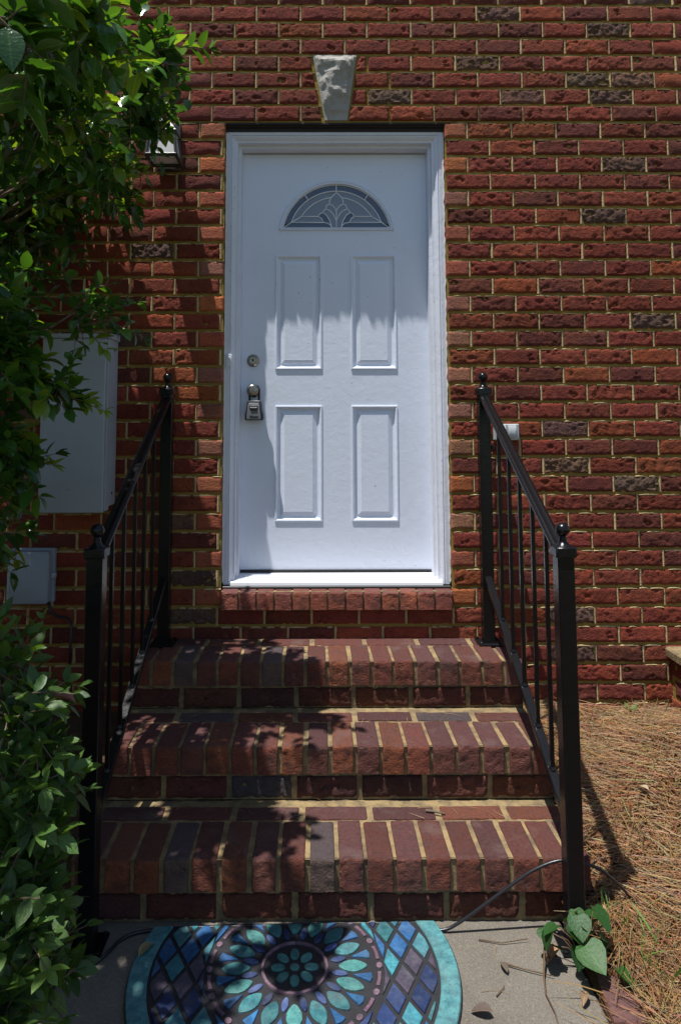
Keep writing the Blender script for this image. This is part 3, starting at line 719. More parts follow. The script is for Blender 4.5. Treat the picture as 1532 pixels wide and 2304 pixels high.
mb = MB(); mb.prism([(LX + a, LZ + b) for a, b in INN], 'Y', LY + .001, LY - .004, .003); fc = mb.build('face_plate', 'lock_face', lb, smooth=40)
mb = MB(); mb.prism([(LX + a, LZ + b) for a, b in [(-.022, .066), (-.020, .052), (-.012, .046), (.012, .044), (.020, .048), (.021, .066), (.012, .071), (-.012, .071)]], 'Y', LY - .002, LY - .0052, .001); mb.build('dial_window', 'lock_dark', fc)
for i in range(4):
    mb = MB(); mb.lathe([(.0045, -.004), (.0052, -.002), (.0052, .002), (.0045, .004)], (LX - .0125 + i * .0082, LY - .0035, LZ + .0585), 'X', 12); mb.build('dial', 'lock_face', fc, smooth=40)
fcv = bpy.data.curves.new('lettering', 'FONT'); fcv.body = 'Master'; fcv.size = .0150; fcv.shear = .25; fcv.extrude = .0004; fcv.offset = .0004; fcv.align_x = 'CENTER'; fcv.materials.append(M['lock_dark'])
tob = bpy.data.objects.new('lettering_source', fcv); col.objects.link(tob); dg = bpy.context.evaluated_depsgraph_get(); dg.update()
tme = bpy.data.meshes.new_from_object(tob.evaluated_get(dg)); bpy.data.objects.remove(tob); tme.name = 'lettering'
put('lettering', tme, fc, (LX + .0005, LY - .0046, LZ + .0125), rot=(R(90), 0, 0))

# ------------------------------------------------------------------ railings
def railing(X, lab):
    root = empty('stair_railing', (X, -.58, 0), lab, 'railing', 'black iron railings flanking the steps')
    PW = .0254
    for (y, z0, z1) in ((-.092, .567, 1.668), (-1.052, .0, 1.128)):
        mb = MB(); mb.box(X - PW, X + PW, y - PW, y + PW, z0, z1, .003); post = mb.build('post', 'iron_black', root, smooth=30)
        mb = MB(); mb.box(X - .032, X + .032, y - .032, y + .032, z1 - .008, z1 + .024, .004); mb.lathe([(.026, .024), (.017, .031), (.013, .037)], (X, y, z1), 'Z', 20); mb.build('post_cap', 'iron_black', post, smooth=40)
        mb = MB(); zz = z1 + .037; mb.lathe([(.013, 0), (.0105, .005), (.0125, .0085), (.0105, .012), (.0085, .017)] + [(max(.0001, .0215 * math.sin(t)), .0365 - .0215 * math.cos(t)) for t in [R(25 + 155 * q / 10) for q in range(11)]], (X, y, zz), 'Z', 24); mb.build('ball_finial', 'iron_black', post, smooth=60)
        mb = MB(); mb.box(X - .052, X + .052, y - .050, y + .050, z0 - .001, z0 + .008, .002)
        for sx in (-1, 1):
            for sy in (-1, 1): mb.lathe([(.008, .008), (.008, .013), (.004, .015)], (X + sx * .041, y + sy * .039, z0), 'Z', 6)
        mb.build('base_plate', 'iron_black', post)
    y0, y1 = -.117, -1.027; zt = lambda y: 1.650 + (y + .118) * .5655; zb = lambda y: .846 + (y + .118) * .5655
    sec = [(-.019, -.014), (.019, -.014), (.0215, -.010), (.0215, -.001), (.018, .003), (.010, .0055), (.0055, .004), (-.0055, .004), (-.010, .0055), (-.018, .003), (-.0215, -.001), (-.0215, -.010)]
    mb = MB(); n = len(sec); mb.add([(X + a, y, zt(y) + b) for y in (y0, y1) for a, b in sec], [(i, (i + 1) % n, n + (i + 1) % n, n + i) for i in range(n)] + [tuple(range(n)), tuple(range(2 * n - 1, n - 1, -1))])
    mb.build('handrail', 'iron_black', root, smooth=30)
    sb = [(-.0155, -.012), (.0155, -.012), (.0155, .010), (.013, .0125), (-.013, .0125), (-.0155, .010)]; n = len(sb)
    mb = MB(); mb.add([(X + a, y, zb(y) + b) for y in (y0, y1) for a, b in sb], [(i, (i + 1) % n, n + (i + 1) % n, n + i) for i in range(n)] + [tuple(range(n)), tuple(range(2 * n - 1, n - 1, -1))])
    mb.build('bottom_rail', 'iron_black', root, smooth=30)
    for y in (-.336, -.477, -.612, -.757, -.893):
        mb = MB(); h = .0066; mb.box(X - h, X + h, y - h, y + h, zb(y) + .006, zt(y) - .011, .0012)
        mb.lathe([(.012, 0), (.0105, .006), (.008, .010)], (X, y, zb(y) + .010), 'Z', 8); mb.build('baluster', 'iron_black', root, smooth=30)
    mb = MB(); mb.box(X - .0225, X + .0225, -1.030, -1.020, zt(-1.027) - .030, zt(-1.027) + .004, .0015); mb.build('end_bracket', 'iron_black', root, smooth=30)
    mb = MB(); mb.box(X - .0225, X + .0225, -.124, -.114, zt(-.118) - .024, zt(-.118) + .012, .0015); mb.build('end_bracket', 'iron_black', root, smooth=30)
    return root
railing(.665, 'black iron railing beside the pine straw bed, in full sun')
railing(-.765, 'black iron railing in the shade beside the leafy shrubs')

# ------------------------------------------------------------------ things on the wall
ub = empty('utility_cabinet', (-1.16, -.08, 1.14), 'tall grey metal utility cabinet on the brick wall behind the leaves', 'utility box')
mb = MB(); mb.box(-1.305, -1.020, -.135, -.001, 1.165, 1.925, .003); mb.build('cabinet_body', 'cabinet_grey', ub)
mb = MB(); mb.box(-1.312, -1.028, -.158, -.1355, 1.143, 1.915, .004); mb.box(-1.028, -1.0185, -.150, -.100, 1.150, 1.915, .002); mb.build('cabinet_cover', 'cabinet_grey', ub)
mb = MB(); mb.prism([(-.168, 1.9155), (-.168, 1.934), (-.002, 1.946), (-.002, 1.9155)], 'X', -1.318, -1.012); mb.build('rain_hood', 'cabinet_grey', ub)
for z in (1.22, 1.87):
    mb = MB(); mb.lathe([(.006, 0), (.005, .003), (.0001, .0035)], (-1.0185, -.06, z), 'X', 8); mb.build('screw', 'lock_dark', ub, smooth=40)
tb = empty('telephone_box', (-1.375, -.04, .73), 'small grey plastic telephone box low on the brick wall', 'junction box')
mb = MB(); mb.prism([(-1.468, .745), (-1.458, .735), (-1.295, .735), (-1.285, .745), (-1.285, .952), (-1.295, .962), (-1.458, .962), (-1.468, .952)], 'Y', -.001, -.088, .012); mb.build('box_cover', 'plastic_grey', tb, smooth=40)
mb = MB(); mb.box(-1.475, -1.279, -.030, -.0012, .728, .969, .004); mb.build('back_plate', 'plastic_grey', tb)
mb = MB(); mb.box(-1.284, -1.266, -.060, -.035, .842, .866, .003); mb.lathe([(.012, -.004), (.012, .004), (.0001, .005)], (-1.268, -.048, .854), 'X', 12); mb.build('latch', 'plate_grey', tb, smooth=40)
mb = MB(); mb.tube([(-1.385, -.03, .735), (-1.386, -.03, .60), (-1.38, -.03, .22)], .0022, 6); mb.build('orange_wire', 'wire_orange', tb, smooth=True)
mb = MB(); mb.tube([(-1.30, -.03, .735), (-1.292, -.028, .69), (-1.26, -.02, .665), (-1.21, -.03, .66), (-1.19, -.04, .63), (-1.20, -.04, .25)], .006, 8); mb.build('grey_cable', 'cable_black', tb, smooth=True)

ot = empty('outdoor_outlet', (.787, -.01, 1.45), 'grey weatherproof outlet cover on the brick wall behind the railing', 'outlet')
mb = MB(); mb.box(.730, .847, -.016, .006, 1.455, 1.529, .003); mb.build('cover_plate', 'plate_grey', ot)
for xa in (.744, .792):
    mb = MB(); mb.prism([(xa, 1.474), (xa + .005, 1.466), (xa + .033, 1.466), (xa + .040, 1.474), (xa + .040, 1.520), (xa, 1.520)], 'Y', -.0162, -.026, .003); mb.tube([(xa + .002, -.020, 1.521), (xa + .038, -.020, 1.521)], .004, 8); mb.build('flap', 'plate_grey', ot, smooth=40)
mb = MB(); mb.lathe([(.003, 0), (.0025, -.0012), (.0001, -.0014)], (.840, -.016, 1.462), 'Y', 8); mb.build('screw', 'nickel', ot, smooth=40)
mb = MB(); mb.box(.722, .738, -.006, .004, 1.41, 1.43, .002); mb.build('cable_clip', 'iron_black', ot)

ln = empty('wall_lantern', (-.80, -.10, 2.72), 'dark wall lantern with frosted glass half hidden by leaves', 'wall light')
lx, ly = -.795, -.115
mb = MB(); mb.box(lx - .055, lx + .055, -.022, .004, 2.74, 2.97, .006); mb.tube([(lx, -.02, 2.935), (lx, -.06, 2.952), (lx, ly, 2.940)], .009, 8); mb.build('back_plate', 'dark_bronze', ln, smooth=40)
top = [(.030, .19), (.060, .155), (.064, .150), (.064, .142)]
mb = MB()
for (h0, z0, h1, z1) in ((.066, 2.870, .030, 2.925), (.030, 2.925, .012, 2.945)):
    vs = [(lx + sx * h0, ly + sy * h0, z0) for sx, sy in ((-1, -1), (1, -1), (1, 1), (-1, 1))] + [(lx + sx * h1, ly + sy * h1, z1) for sx, sy in ((-1, -1), (1, -1), (1, 1), (-1, 1))]
    mb.add(vs, [(i, (i + 1) % 4, 4 + (i + 1) % 4, 4 + i) for i in range(4)] + [(3, 2, 1, 0), (4, 5, 6, 7)])
mb.build('lantern_roof', 'dark_bronze', ln)
mb = MB(); ha, hb = .054, .068
for sx in (-1, 1):
    for sy in (-1, 1): mb.tube([(lx + sx * ha, ly + sy * ha, 2.872), (lx + sx * hb, ly + sy * hb, 2.752)], .007, 6)
ring = [(-hb, -hb), (hb, -hb), (hb, hb), (-hb, hb), (-hb, -hb)]
for i in range(4): mb.tube([(lx + ring[i][0], ly + ring[i][1], 2.752), (lx + ring[i + 1][0], ly + ring[i + 1][1], 2.752)], .009, 6)
mb.build('lantern_cage', 'dark_bronze', ln, smooth=40)
for (a, b) in (((-1, -1), (1, -1)), ((1, -1), (1, 1)), ((1, 1), (-1, 1)), ((-1, 1), (-1, -1))):
    mb = MB(); vs = [(lx + s_[0] * h, ly + s_[1] * h, z) for h, z in ((hb - .003, 2.755), (ha - .003, 2.870)) for s_ in (a, b)]; c_ = Vector((lx, ly, 0))
    vs2 = [tuple(Vector(v_) + (c_ - Vector((v_[0], v_[1], 0))) * .04) for v_ in vs]; mb.add(vs + vs2, [(0, 1, 3, 2), (4, 6, 7, 5), (0, 4, 5, 1), (2, 3, 7, 6), (0, 2, 6, 4), (1, 5, 7, 3)]); mb.build('frosted_pane', 'frosted_lamp', ln)
mb = MB(); mb.lathe([(.058, 0), (.058, .005), (.0001, .006)], (lx, ly, 2.757), 'Z', 24); mb.build('bottom_lens', 'frosted_lamp', ln, smooth=40)

# ------------------------------------------------------------------ door mat
MC = Vector((-.155, -1.146)); MR = .458; CUT = .168
mroot = empty('door_mat', (MC.x, MC.y, 0.0), 'teal and blue half-round rubber door mat with flower medallion', 'door mat')
mroot.rotation_euler = (0, 0, R(1.4))
def clip(poly):
    def half(P, inside, inter):
        out = []
        for i in range(len(P)):
            a, b = P[i], P[(i + 1) % len(P)]; ia, ib = inside(a), inside(b)
            if ia: out.append(a)
            if ia != ib: out.append(inter(a, b))
        return out
    def cut(P, nx, ny, d):
        return half(P, lambda p: p[0] * nx + p[1] * ny <= d, lambda a, b: (lambda t: (a[0] + (b[0] - a[0]) * t, a[1] + (b[1] - a[1]) * t))((d - a[0] * nx - a[1] * ny) / ((b[0] - a[0]) * nx + (b[1] - a[1]) * ny)))
    return cut(poly, 0, 1, CUT - .004)
def inarc(P, Rr):
    n = 72
    for k in range(n):
        th = 2 * math.pi * k / n; nx, ny = math.cos(th), math.sin(th); d = Rr
        out = []
        for i in range(len(P)):
            a, b = P[i], P[(i + 1) % len(P)]; da = a[0] * nx + a[1] * ny - d; db = b[0] * nx + b[1] * ny - d
            if da <= 0: out.append(a)
            if (da <= 0) != (db <= 0): t = da / (da - db); out.append((a[0] + (b[0] - a[0]) * t, a[1] + (b[1] - a[1]) * t))
        P = out
        if len(P) < 3: return []
    return P
def area(P): return abs(sum(P[i][0] * P[(i + 1) % len(P)][1] - P[(i + 1) % len(P)][0] * P[i][1] for i in range(len(P)))) / 2
TEAL = (.055, .225, .235); AQUA = (.055, .25, .29); BLUE = (.032, .135, .31); NAVY = (.020, .042, .13); LILAC = (.075, .058, .085); PINK = (.23, .135, .17); PERI = (.075, .115, .27); SEA = (.085, .29, .26)
rm = random.Random(4)
def tile(poly, color, nm='rubber_tile', z=.0155, b=.0022):
    poly = clip(poly)
    if len(poly) < 3 or area(poly) < .00006: return
    mb = MB(); mb.prism(poly, 'Z', .006, z, b)
    g = rm.uniform(.66, 1.05); me = mb.mesh(nm, 'mat_tile', smooth=25)
    o = bpy.data.objects.new(nm, me); col.objects.link(o); o.parent = mroot; WL[o.name] = Vector((MC.x, MC.y, 0)); o.color = (color[0] * g, color[1] * g, color[2] * g, 1); return o
def pol(r, a): return (r * math.cos(a), r * math.sin(a))
def petal(rc, ang, L, W, sharp=.5, n=14):
    out = []
    for i in range(n):
        t = 2 * math.pi * i / n; u = math.cos(t) * L / 2; v_ = math.sin(t) * W / 2 * (1 - sharp * abs(math.cos(t)) ** 2 * .5)
        out.append((rc * math.cos(ang) + u * math.cos(ang) - v_ * math.sin(ang), rc * math.sin(ang) + u * math.sin(ang) + v_ * math.cos(ang)))
    return out
a0 = math.asin(CUT / MR); outl = [pol(MR, math.pi - a0 + (math.pi + 2 * a0) * i / 64) for i in range(65)]
mb = MB(); mb.prism(outl, 'Z', .0005, .0105, .002); me = mb.mesh('mat_base', 'mat_rubber', smooth=25); o = bpy.data.objects.new('mat_base', me); col.objects.link(o); o.parent = mroot; WL[o.name] = Vector((MC.x, MC.y, 0))
RI = .402
a1 = math.asin((CUT - .004) / (MR - .003)); a2 = math.asin((CUT - .004) / RI)
po = [pol(MR - .003, math.pi - a1 + (math.pi + 2 * a1) * i / 60) for i in range(61)]; pi_ = [pol(RI, math.pi - a2 + (math.pi + 2 * a2) * i / 60) for i in range(61)]
mb = MB(); vs = []; n = 61
for i in range(n): vs += [(po[i][0], po[i][1], .006), (po[i][0], po[i][1], .013), (po[i][0] * .994, po[i][1] * .994, .0155), (pi_[i][0] * 1.006, pi_[i][1] * 1.006, .0155), (pi_[i][0], pi_[i][1], .013), (pi_[i][0], pi_[i][1], .006)]
mb.add(vs, [(i * 6 + k, (i + 1) * 6 + k, (i + 1) * 6 + k + 1, i * 6 + k + 1) for i in range(n - 1) for k in range(5)] + [tuple(range(6)), tuple(range((n - 1) * 6 + 5, (n - 1) * 6 - 1, -1))])
me = mb.mesh('border', 'mat_tile', smooth=25); o = bpy.data.objects.new('border', me); col.objects.link(o); o.parent = mroot; WL[o.name] = Vector((MC.x, MC.y, 0)); o.color = (.085, .255, .26, 1)
tile(petal(0, 0, .026, .026, 0), SEA)
for k in range(8): tile(petal(.047, k * math.pi / 4 + math.pi / 2, .040, .026, -.2), SEA)
for k in range(24):
    t0, t1 = 2 * math.pi * k / 24, 2 * math.pi * (k + 1) / 24
    tile([pol(.086, t0), pol(.094, t0), pol(.094, t1), pol(.086, t1)], PINK, 'medallion_ring', b=.001)
for k in range(16):
    t = 2 * math.pi * k / 16
    tile(petal(.126, t + math.pi / 16, .046, .019), PERI if k % 2 else NAVY); tile(petal(.163, t, .080, .043, .9), TEAL if k % 3 else SEA)
    q = t + math.pi / 16; tile([pol(.164, q), pol(.214, q - .072), pol(.218, q), pol(.214, q + .072)], BLUE if k % 2 else (.035, .16, .33))
    tile(petal(.237, t, .018, .021, 0, 8), PINK); tile([pol(.231, q - .10), pol(.241, q - .10), pol(.242, q), pol(.241, q + .10), pol(.231, q + .10), pol(.232, q)], (.17, .09, .125), b=.002)
AX, BY = .0335, .0610
for i in range(-16, 17):
    for j in range(-9, 6):
        if (i + j) % 2: continue
        cx_, cy_ = i * AX, j * BY + .01; dd = math.hypot(cx_, cy_)
        if dd < .232 or dd > .43: continue
        g = .80; P = [(cx_ + AX * g, cy_), (cx_, cy_ + BY * g), (cx_ - AX * g, cy_), (cx_, cy_ - BY * g)]
        Q = []
        for p in P:
            r_ = math.hypot(*p); Q.append(p if r_ > .252 else (p[0] * .252 / r_, p[1] * .252 / r_))
        Q = inarc(Q, RI - .009)
        if len(Q) >= 3: tile(Q, [AQUA, NAVY, LILAC, BLUE, TEAL, NAVY, LILAC, AQUA, BLUE][(i * 2 + j * 3) % 9])

# cable that crosses behind the mat
def smooth_path(P, n=5):
    P = [Vector(p) for p in P]; out = []
    for i in range(len(P) - 1):
        a, b, c, d = P[max(0, i - 1)], P[i], P[i + 1], P[min(len(P) - 1, i + 2)]
        for k in range(n):
            t = k / n; out.append(.5 * ((2 * b) + (c - a) * t + (2 * a - 5 * b + 4 * c - d) * t * t + (3 * b - a - 3 * c + d) * t ** 3))
    return out + [P[-1]]
mb = MB(); mb.tube(smooth_path([(.90, -.985, .055), (.865, -.99, .085), (.82, -1.0, .135), (.76, -1.008, .185), (.69, -1.012, .207), (.635, -1.008, .208), (.56, -1.004, .178), (.48, -1.003, .127), (.40, -1.002, .072), (.33, -1.001, .026), (.285, -1.0, .0075), (.22, -.99, .006), (0, -.975, .006), (-.3, -.978, .006), (-.56, -.99, .006), (-.66, -1.02, .0065), (-.70, -1.09, .0065), (-.74, -1.13, .0065), (-.84, -1.14, .03)]), .0046, 10)
tag(mb.build('power_cable', 'cable_black', smooth=True), 'thin black cable looping past the railing post and behind the mat', 'cable')

# ------------------------------------------------------------------ brick edging and the neighbouring pier
eg = empty('brick_edging', (.70, -1.3, 0), 'worn red brick edging along the concrete path', 'edging')
EB = [block_mesh('brick', .092, .205, .07, 380 + i, 'step_brick_face', b=.006, jit=.002) for i in range(3)]
for i in range(7):
    put('brick', EB[i % 3], eg, (.700 + .012 * i, -1.345 - .214 * i, .030 + rnd.uniform(-.004, .004)), rot=(R(rnd.uniform(-1, 1)), R(rnd.uniform(-2, 2)), R(-4 + rnd.uniform(-1.5, 1.5))), color=(.20, .085, .065))
mb = MB(); mb.box(.657, .745, -2.85, -1.13, -.06, .010, .006); mb.build('mortar_bed', 'soil', eg)
pr = empty('brick_pier', (1.70, -.22, .2), 'low brick pier with tan cap at the edge of the straw bed', 'pier')
mb = MB(); mb.box(1.510, 1.90, -.345, -.006, .10, .478, .002); mb.build('pier_core', 'mortar', pr)
PB = [brick_mesh('brick', .168, BH, None, 400 + i, 'brick_face') for i in range(4)]
for c_ in range(4):
    for i in range(2):
        put('brick', PB[(c_ + i) % 4], pr, (1.506, -.255 + i * .175 - (.04 if c_ % 2 else 0), .437 - c_ * COURSE), rot=(0, 0, R(-90)), scale=(1 if not (c_ % 2 and i == 0) else .62, 1, 1), color=brick_tone(rb))
        put('brick', PB[(c_ + i + 2) % 4], pr, (1.598 + i * .19, -.349, .437 - c_ * COURSE), color=brick_tone(rb))
mb = MB(); mb.box(1.482, 1.93, -.375, -.004, .478, .524, .008); mb.build('pier_cap', 'step_mortar', pr)

# ------------------------------------------------------------------ leaves
def leaf_verts(L, W, fold, curl, tipw=.35, n=4):
    vs = []; f = []
    for i in range(n + 1):
        t = i / n; wd = W / 2 * (math.sin(math.pi * min(1, t ** .85)) ** .8 if 0 < t < 1 else 0.0); wd = max(wd, .0004)
        z = -curl * L * t * t; vs += [(-wd, L * t, z + fold * wd), (0, L * t, z), (wd, L * t, z + fold * wd)]
    for i in range(n):
        a = i * 3; f += [(a, a + 1, a + 4, a + 3), (a + 1, a + 2, a + 5, a + 4)]
    return vs, f
def leaf_mesh(name, shape, mat):
    vs, f = shape; mb = MB(); mb.add(vs, f); return mb.mesh(name, mat, smooth=True, fix=False)
def orient(d, roll):
    d = d.normalized(); up = Vector((0, 0, 1)); s = d.cross(up)
    if s.length < 1e-3: s = Vector((1, 0, 0))
    s.normalize(); u = s.cross(d)
    m = Matrix((s, d, u)).transposed()
    return m @ Matrix.Rotation(roll, 3, 'Y')
camI = cam.matrix_world.inverted()
def pix(p):
    q = camI @ Vector(p); return (716.33 + 1535.26 * q.x / -q.z, 830.5 - 1535.26 * q.y / -q.z, -q.z) if q.z < -.02 else (-9999, -9999, 9)
def rdir(r):
    while True:
        v_ = Vector((r.uniform(-1, 1), r.uniform(-1, 1), r.uniform(-1, 1)))
        if .05 < v_.length < 1: return v_.normalized()
def shrub(root, clusters, shapes, matname, size, tone, seed, nodes, keep, droop=.15, dense=1.0):
    r = random.Random(seed); tw = MB(); leaves = []
    for (c, rad, nt, bias, ls) in clusters:
        c = Vector(c); nt = int(nt * dense)
        for _ in range(nt):
            d = (rdir(r) + Vector(bias)).normalized(); L = rad * r.uniform(.55, 1.05); st = c + rdir(r) * rad * r.uniform(0, .38)
            bend = rdir(r) * .18 * L; pts = [st + d * L * t + bend * t * t - Vector((0, 0, droop * L * t * t)) for t in (0, .35, .7, 1.0)]
            tw.tube(pts, [.0028, .0023, .0017, .0010], 4, cap=False)
            nn = max(3, int(nodes * L / rad)); flush = r.random() < .22
            for q in range(nn):
                t = .18 + .82 * q / (nn - 1); k = min(2, int(t * 3)); tt = t * 3 - k; p = pts[k].lerp(pts[k + 1], min(1, tt)); ax = (pts[k + 1] - pts[k]).normalized()
                side = ax.cross(rdir(r)); side = side.normalized() if side.length > .01 else ax.orthogonal()
                last = q == nn - 1
                for sg in ((1, -1) if not last else (1, -1, 0)):
                    dd = (ax * (.75 if last else .5) + side * sg * .85 + Vector((0, 0, .15)) + rdir(r) * .25).normalized() if sg else ax
                    s_ = size * ls * r.uniform(.52, 1.15) * (.8 if last else 1)
                    leaves.append((p, dd, r.uniform(-.7, .7), s_, r.randrange(len(shapes)), tone(r, flush and t > .5)))
    meshes = [leaf_mesh('leaf', sh, matname) for sh in shapes]
    def rank(q):
        u, v_, z = pix(q[0]); return -q[3] / z if (10 < u < 1500 and 10 < v_ < 2290) else 1.0
    order = sorted(range(len(leaves)), key=lambda i: rank(leaves[i])); part = set(order[:keep]); rest = MB()
    for i, (p, dd, ro, s_, k, tn) in enumerate(leaves):
        m = orient(dd, ro)
        if i in part: put('leaf', meshes[k], root, p, rot=m.to_euler(), scale=(s_, s_, s_), color=tn)
        else:
            vs, f = shapes[k]; rest.add([m @ (Vector(q) * s_) + p for q in vs], f, tn)
    o = rest.build('foliage', matname + '_rest', root, smooth=True, fix=False); o["kind"] = 'stuff'
    tw.build('twigs', 'bark', root, smooth=True, fix=False)
    return len(leaves)
def limb(mb, a, b, r0, r1, sag=.06, seed=0):
    r = random.Random(seed); a, b = Vector(a), Vector(b); L = (b - a).length; off = rdir(r) * L * sag; n = 7
    mb.tube([a.lerp(b, i / n) + off * math.sin(math.pi * i / n) + rdir(r) * L * .012 for i in range(n + 1)], [r0 + (r1 - r0) * i / n for i in range(n + 1)], 7, cap=False)

# tall glossy-leaved shrub: crown over the railing and the wall, plus unseen clusters added beyond the frame for shade
tall = empty('evergreen_shrub', (-1.55, -1.0, .1), 'tall glossy-leaved evergreen shrub overhanging the wall and railing', 'shrub')
def tone_glossy(r, young):
    b = (.15, .23, .03) if young else r.choice([(.038, .100, .022), (.050, .125, .024), (.032, .082, .026), (.066, .145, .024)])
    g = r.uniform(.8, 1.2); return (b[0] * g, b[1] * g, b[2] * g)
TALL = [  # centre, radius, twigs, bias, leaf scale
    ((-.690, -1.93, 2.305), .13, 6, (.2, 0, .1), 1.15), ((-.745, -1.48, 2.555), .18, 10, (.4, 0, .1), 1.1), ((-.715, -.85, 2.865), .20, 12, (.7, 0, .1), 1.0),
    ((-.854, -1.18, 2.600), .22, 16, (.2, 0, 0), 1.0), ((-.790, -.76, 2.760), .20, 16, (.5, 0, 0), .85), ((-.80, -.62, 2.700), .18, 13, (.7, 0, -.1), .80),
    ((-.900, -.86, 2.550), .21, 16, (.3, 0, -.1), .9), ((-.960, -1.18, 2.450), .22, 16, (.2, 0, 0), 1.0), ((-1.14, -.66, 2.52), .19, 13, (0, 0, -.2), .9),
    ((-.915, -.64, 2.50), .17, 12, (.4, 0, -.2), .8), ((-1.30, -.55, 2.300), .19, 10, (0, 0, -.3), .9), ((-1.28, -.56, 2.080), .18, 9, (.1, 0, -.2), .9),
    ((-1.030, -1.18, 1.815), .19, 14, (.3, 0, .1), 1.0), ((-.905, -.92, 1.905), .17, 11, (.9, 0, .15), .75), ((-1.03, -1.16, 1.680), .17, 12, (.3, -.1, 0), 1.0),
    ((-.935, -1.06, 1.615), .145, 9, (.6, -.1, 0), .9), ((-1.05, -1.16, 1.465), .16, 14, (.2, 0, -.1), 1.0), ((-1.02, -1.06, 1.390), .14, 8, (.3, 0, -.2), .95), ((-1.05, -1.16, 1.310), .14, 7, (0, 0, -.2), 1.0),
    ((-.835, -.42, 2.845), .12, 8, (.35, 0, -.1), .62), ((-1.25, -.95, 1.55), .26, 15, (0, 0, 0), 1.0), ((-1.30, -.95, 1.95), .28, 16, (0, 0, 0), 1.0)]
rt = random.Random(77)
for (cx_, cy_, cz_, n_) in [(-1.30, -1.2, 2.60, 3), (-1.35, -1.75, 2.65, 5), (-1.30, -2.15, 2.65, 5), (-1.6, -.6, 2.55, 4), (-1.65, -1.3, 2.6, 4), (-1.75, -1.9, 2.5, 4), (-1.6, -2.3, 2.5, 4), (-1.55, -.6, 2.1, 3), (-1.7, -1.1, 1.7, 3), (-1.5, -1.6, 1.9, 4), (-1.9, -.7, 2.4, 3), (-1.3, -2.5, 2.6, 4), (-1.40, -.35, 2.5, 4), (-1.42, -.32, 2.40, 4), (-1.16, -.38, 2.76, 3), (-1.50, -.35, 2.2, 3), (-1.12, -1.78, 2.66, 3), (-1.20, -.95, 2.80, 3), (-1.25, -.6, 2.9, 3), (-1.75, -1.2, 1.1, 4), (-1.85, -1.6, 1.4, 4), (-1.7, -2.1, 1.5, 4), (-1.6, -1.5, .8, 4), (-1.65, -2.2, .9, 4), (-1.6, -.6, 1.2, 4), (-1.7, -.5, .7, 3), (-1.9, -2.5, 1.9, 4)]:  # mostly out-of-view leaf clusters, added to block sun and sky at left
    for _ in range(n_): TALL.append(((cx_ + rt.uniform(-.22, .22), cy_ + rt.uniform(-.22, .22), cz_ + rt.uniform(-.2, .2)), .26, 10, (0, 0, 0), 1.1))
GL = [leaf_verts(1, .50, .35, .12), leaf_verts(1, .57, .22, .22), leaf_verts(1, .47, .45, .05), leaf_verts(1, .54, .30, .30)]
shrub(tall, TALL, GL, 'glossy_leaf', .083, tone_glossy, 31, 6, 300, dense=1.35)
mb = MB()
stems = [((-1.50, -1.02, .02), (-1.36, -1.08, 1.55)), ((-1.58, -.98, .02), (-1.50, -.95, 2.45)), ((-1.62, -1.1, .02), (-1.50, -1.6, 2.40)), ((-1.55, -.9, .02), (-1.50, -.6, 2.40))]
for i, (a, b) in enumerate(stems): limb(mb, a, b, .026, .014, .05, i)
mb.build('trunk', 'bark', tall, smooth=True, fix=False)
mb = MB()
for i, cl in enumerate(TALL):
    c = Vector(cl[0]); b = min(stems, key=lambda s_: (Vector(s_[1]) - c).length); t = rt.uniform(.82, 1.0)
    limb(mb, Vector(b[0]).lerp(Vector(b[1]), t), c, .0075, .003, .08, 50 + i)
mb.build('limbs', 'bark', tall, smooth=True, fix=False)

# azalea in front of the railing
az = empty('azalea_shrub', (-.80, -1.62, .0), 'low leafy azalea shrub in the shade in front of the railing', 'shrub')
def tone_soft(r, young):
    b = (.085, .155, .028) if young else r.choice([(.050, .105, .024), (.060, .125, .026), (.042, .088, .024), (.075, .14, .026)])
    g = r.uniform(.8, 1.2); return (b[0] * g, b[1] * g, b[2] * g)
AZ = [((-.655, -1.70, .40), .10, 8), ((-.70, -1.62, .35), .11, 8), ((-.82, -1.57, .985), .10, 8), ((-.80, -1.47, .93), .13, 9), ((-.76, -1.62, .89), .13, 10), ((-.745, -1.53, .80), .13, 12), ((-.73, -1.67, .76), .14, 11), ((-.735, -1.57, .71), .125, 12), ((-.72, -1.72, .66), .13, 10), ((-.70, -1.66, .62), .13, 11), ((-.69, -1.77, .57), .12, 10), ((-.665, -1.74, .53), .105, 9), ((-.68, -1.83, .49), .11, 9), ((-.665, -1.86, .45), .09, 7), 
      ((-.95, -1.55, .85), .20, 14), ((-.95, -1.7, .6), .20, 14), ((-.88, -1.75, .35), .18, 11), ((-.86, -1.5, .45), .18, 12), ((-.82, -1.42, .30), .15, 9), ((-.80, -1.62, .40), .16, 10), ((-1.15, -1.6, .7), .25, 12), ((-1.1, -1.35, .5), .22, 10), ((-.80, -1.85, .32), .14, 8), ((-.95, -1.2, .55), .16, 8), ((-1.1, -1.0, .45), .2, 8)]
SL = [leaf_verts(1, .50, .25, .12), leaf_verts(1, .55, .15, .2), leaf_verts(1, .44, .35, .06)]
shrub(az, [(c, r_, n_, (.15, -.2, .25), 1.0) for c, r_, n_ in AZ], SL, 'soft_leaf', .060, tone_soft, 41, 5, 300, droop=.05, dense=1.4)
mb = MB()
for i, cl in enumerate(AZ): limb(mb, (-.95 + .1 * math.sin(i), -1.55 + .1 * math.cos(i * 2), .0), cl[0], .008, .003, .08, 150 + i)
mb.build('limbs', 'bark', az, smooth=True, fix=False)

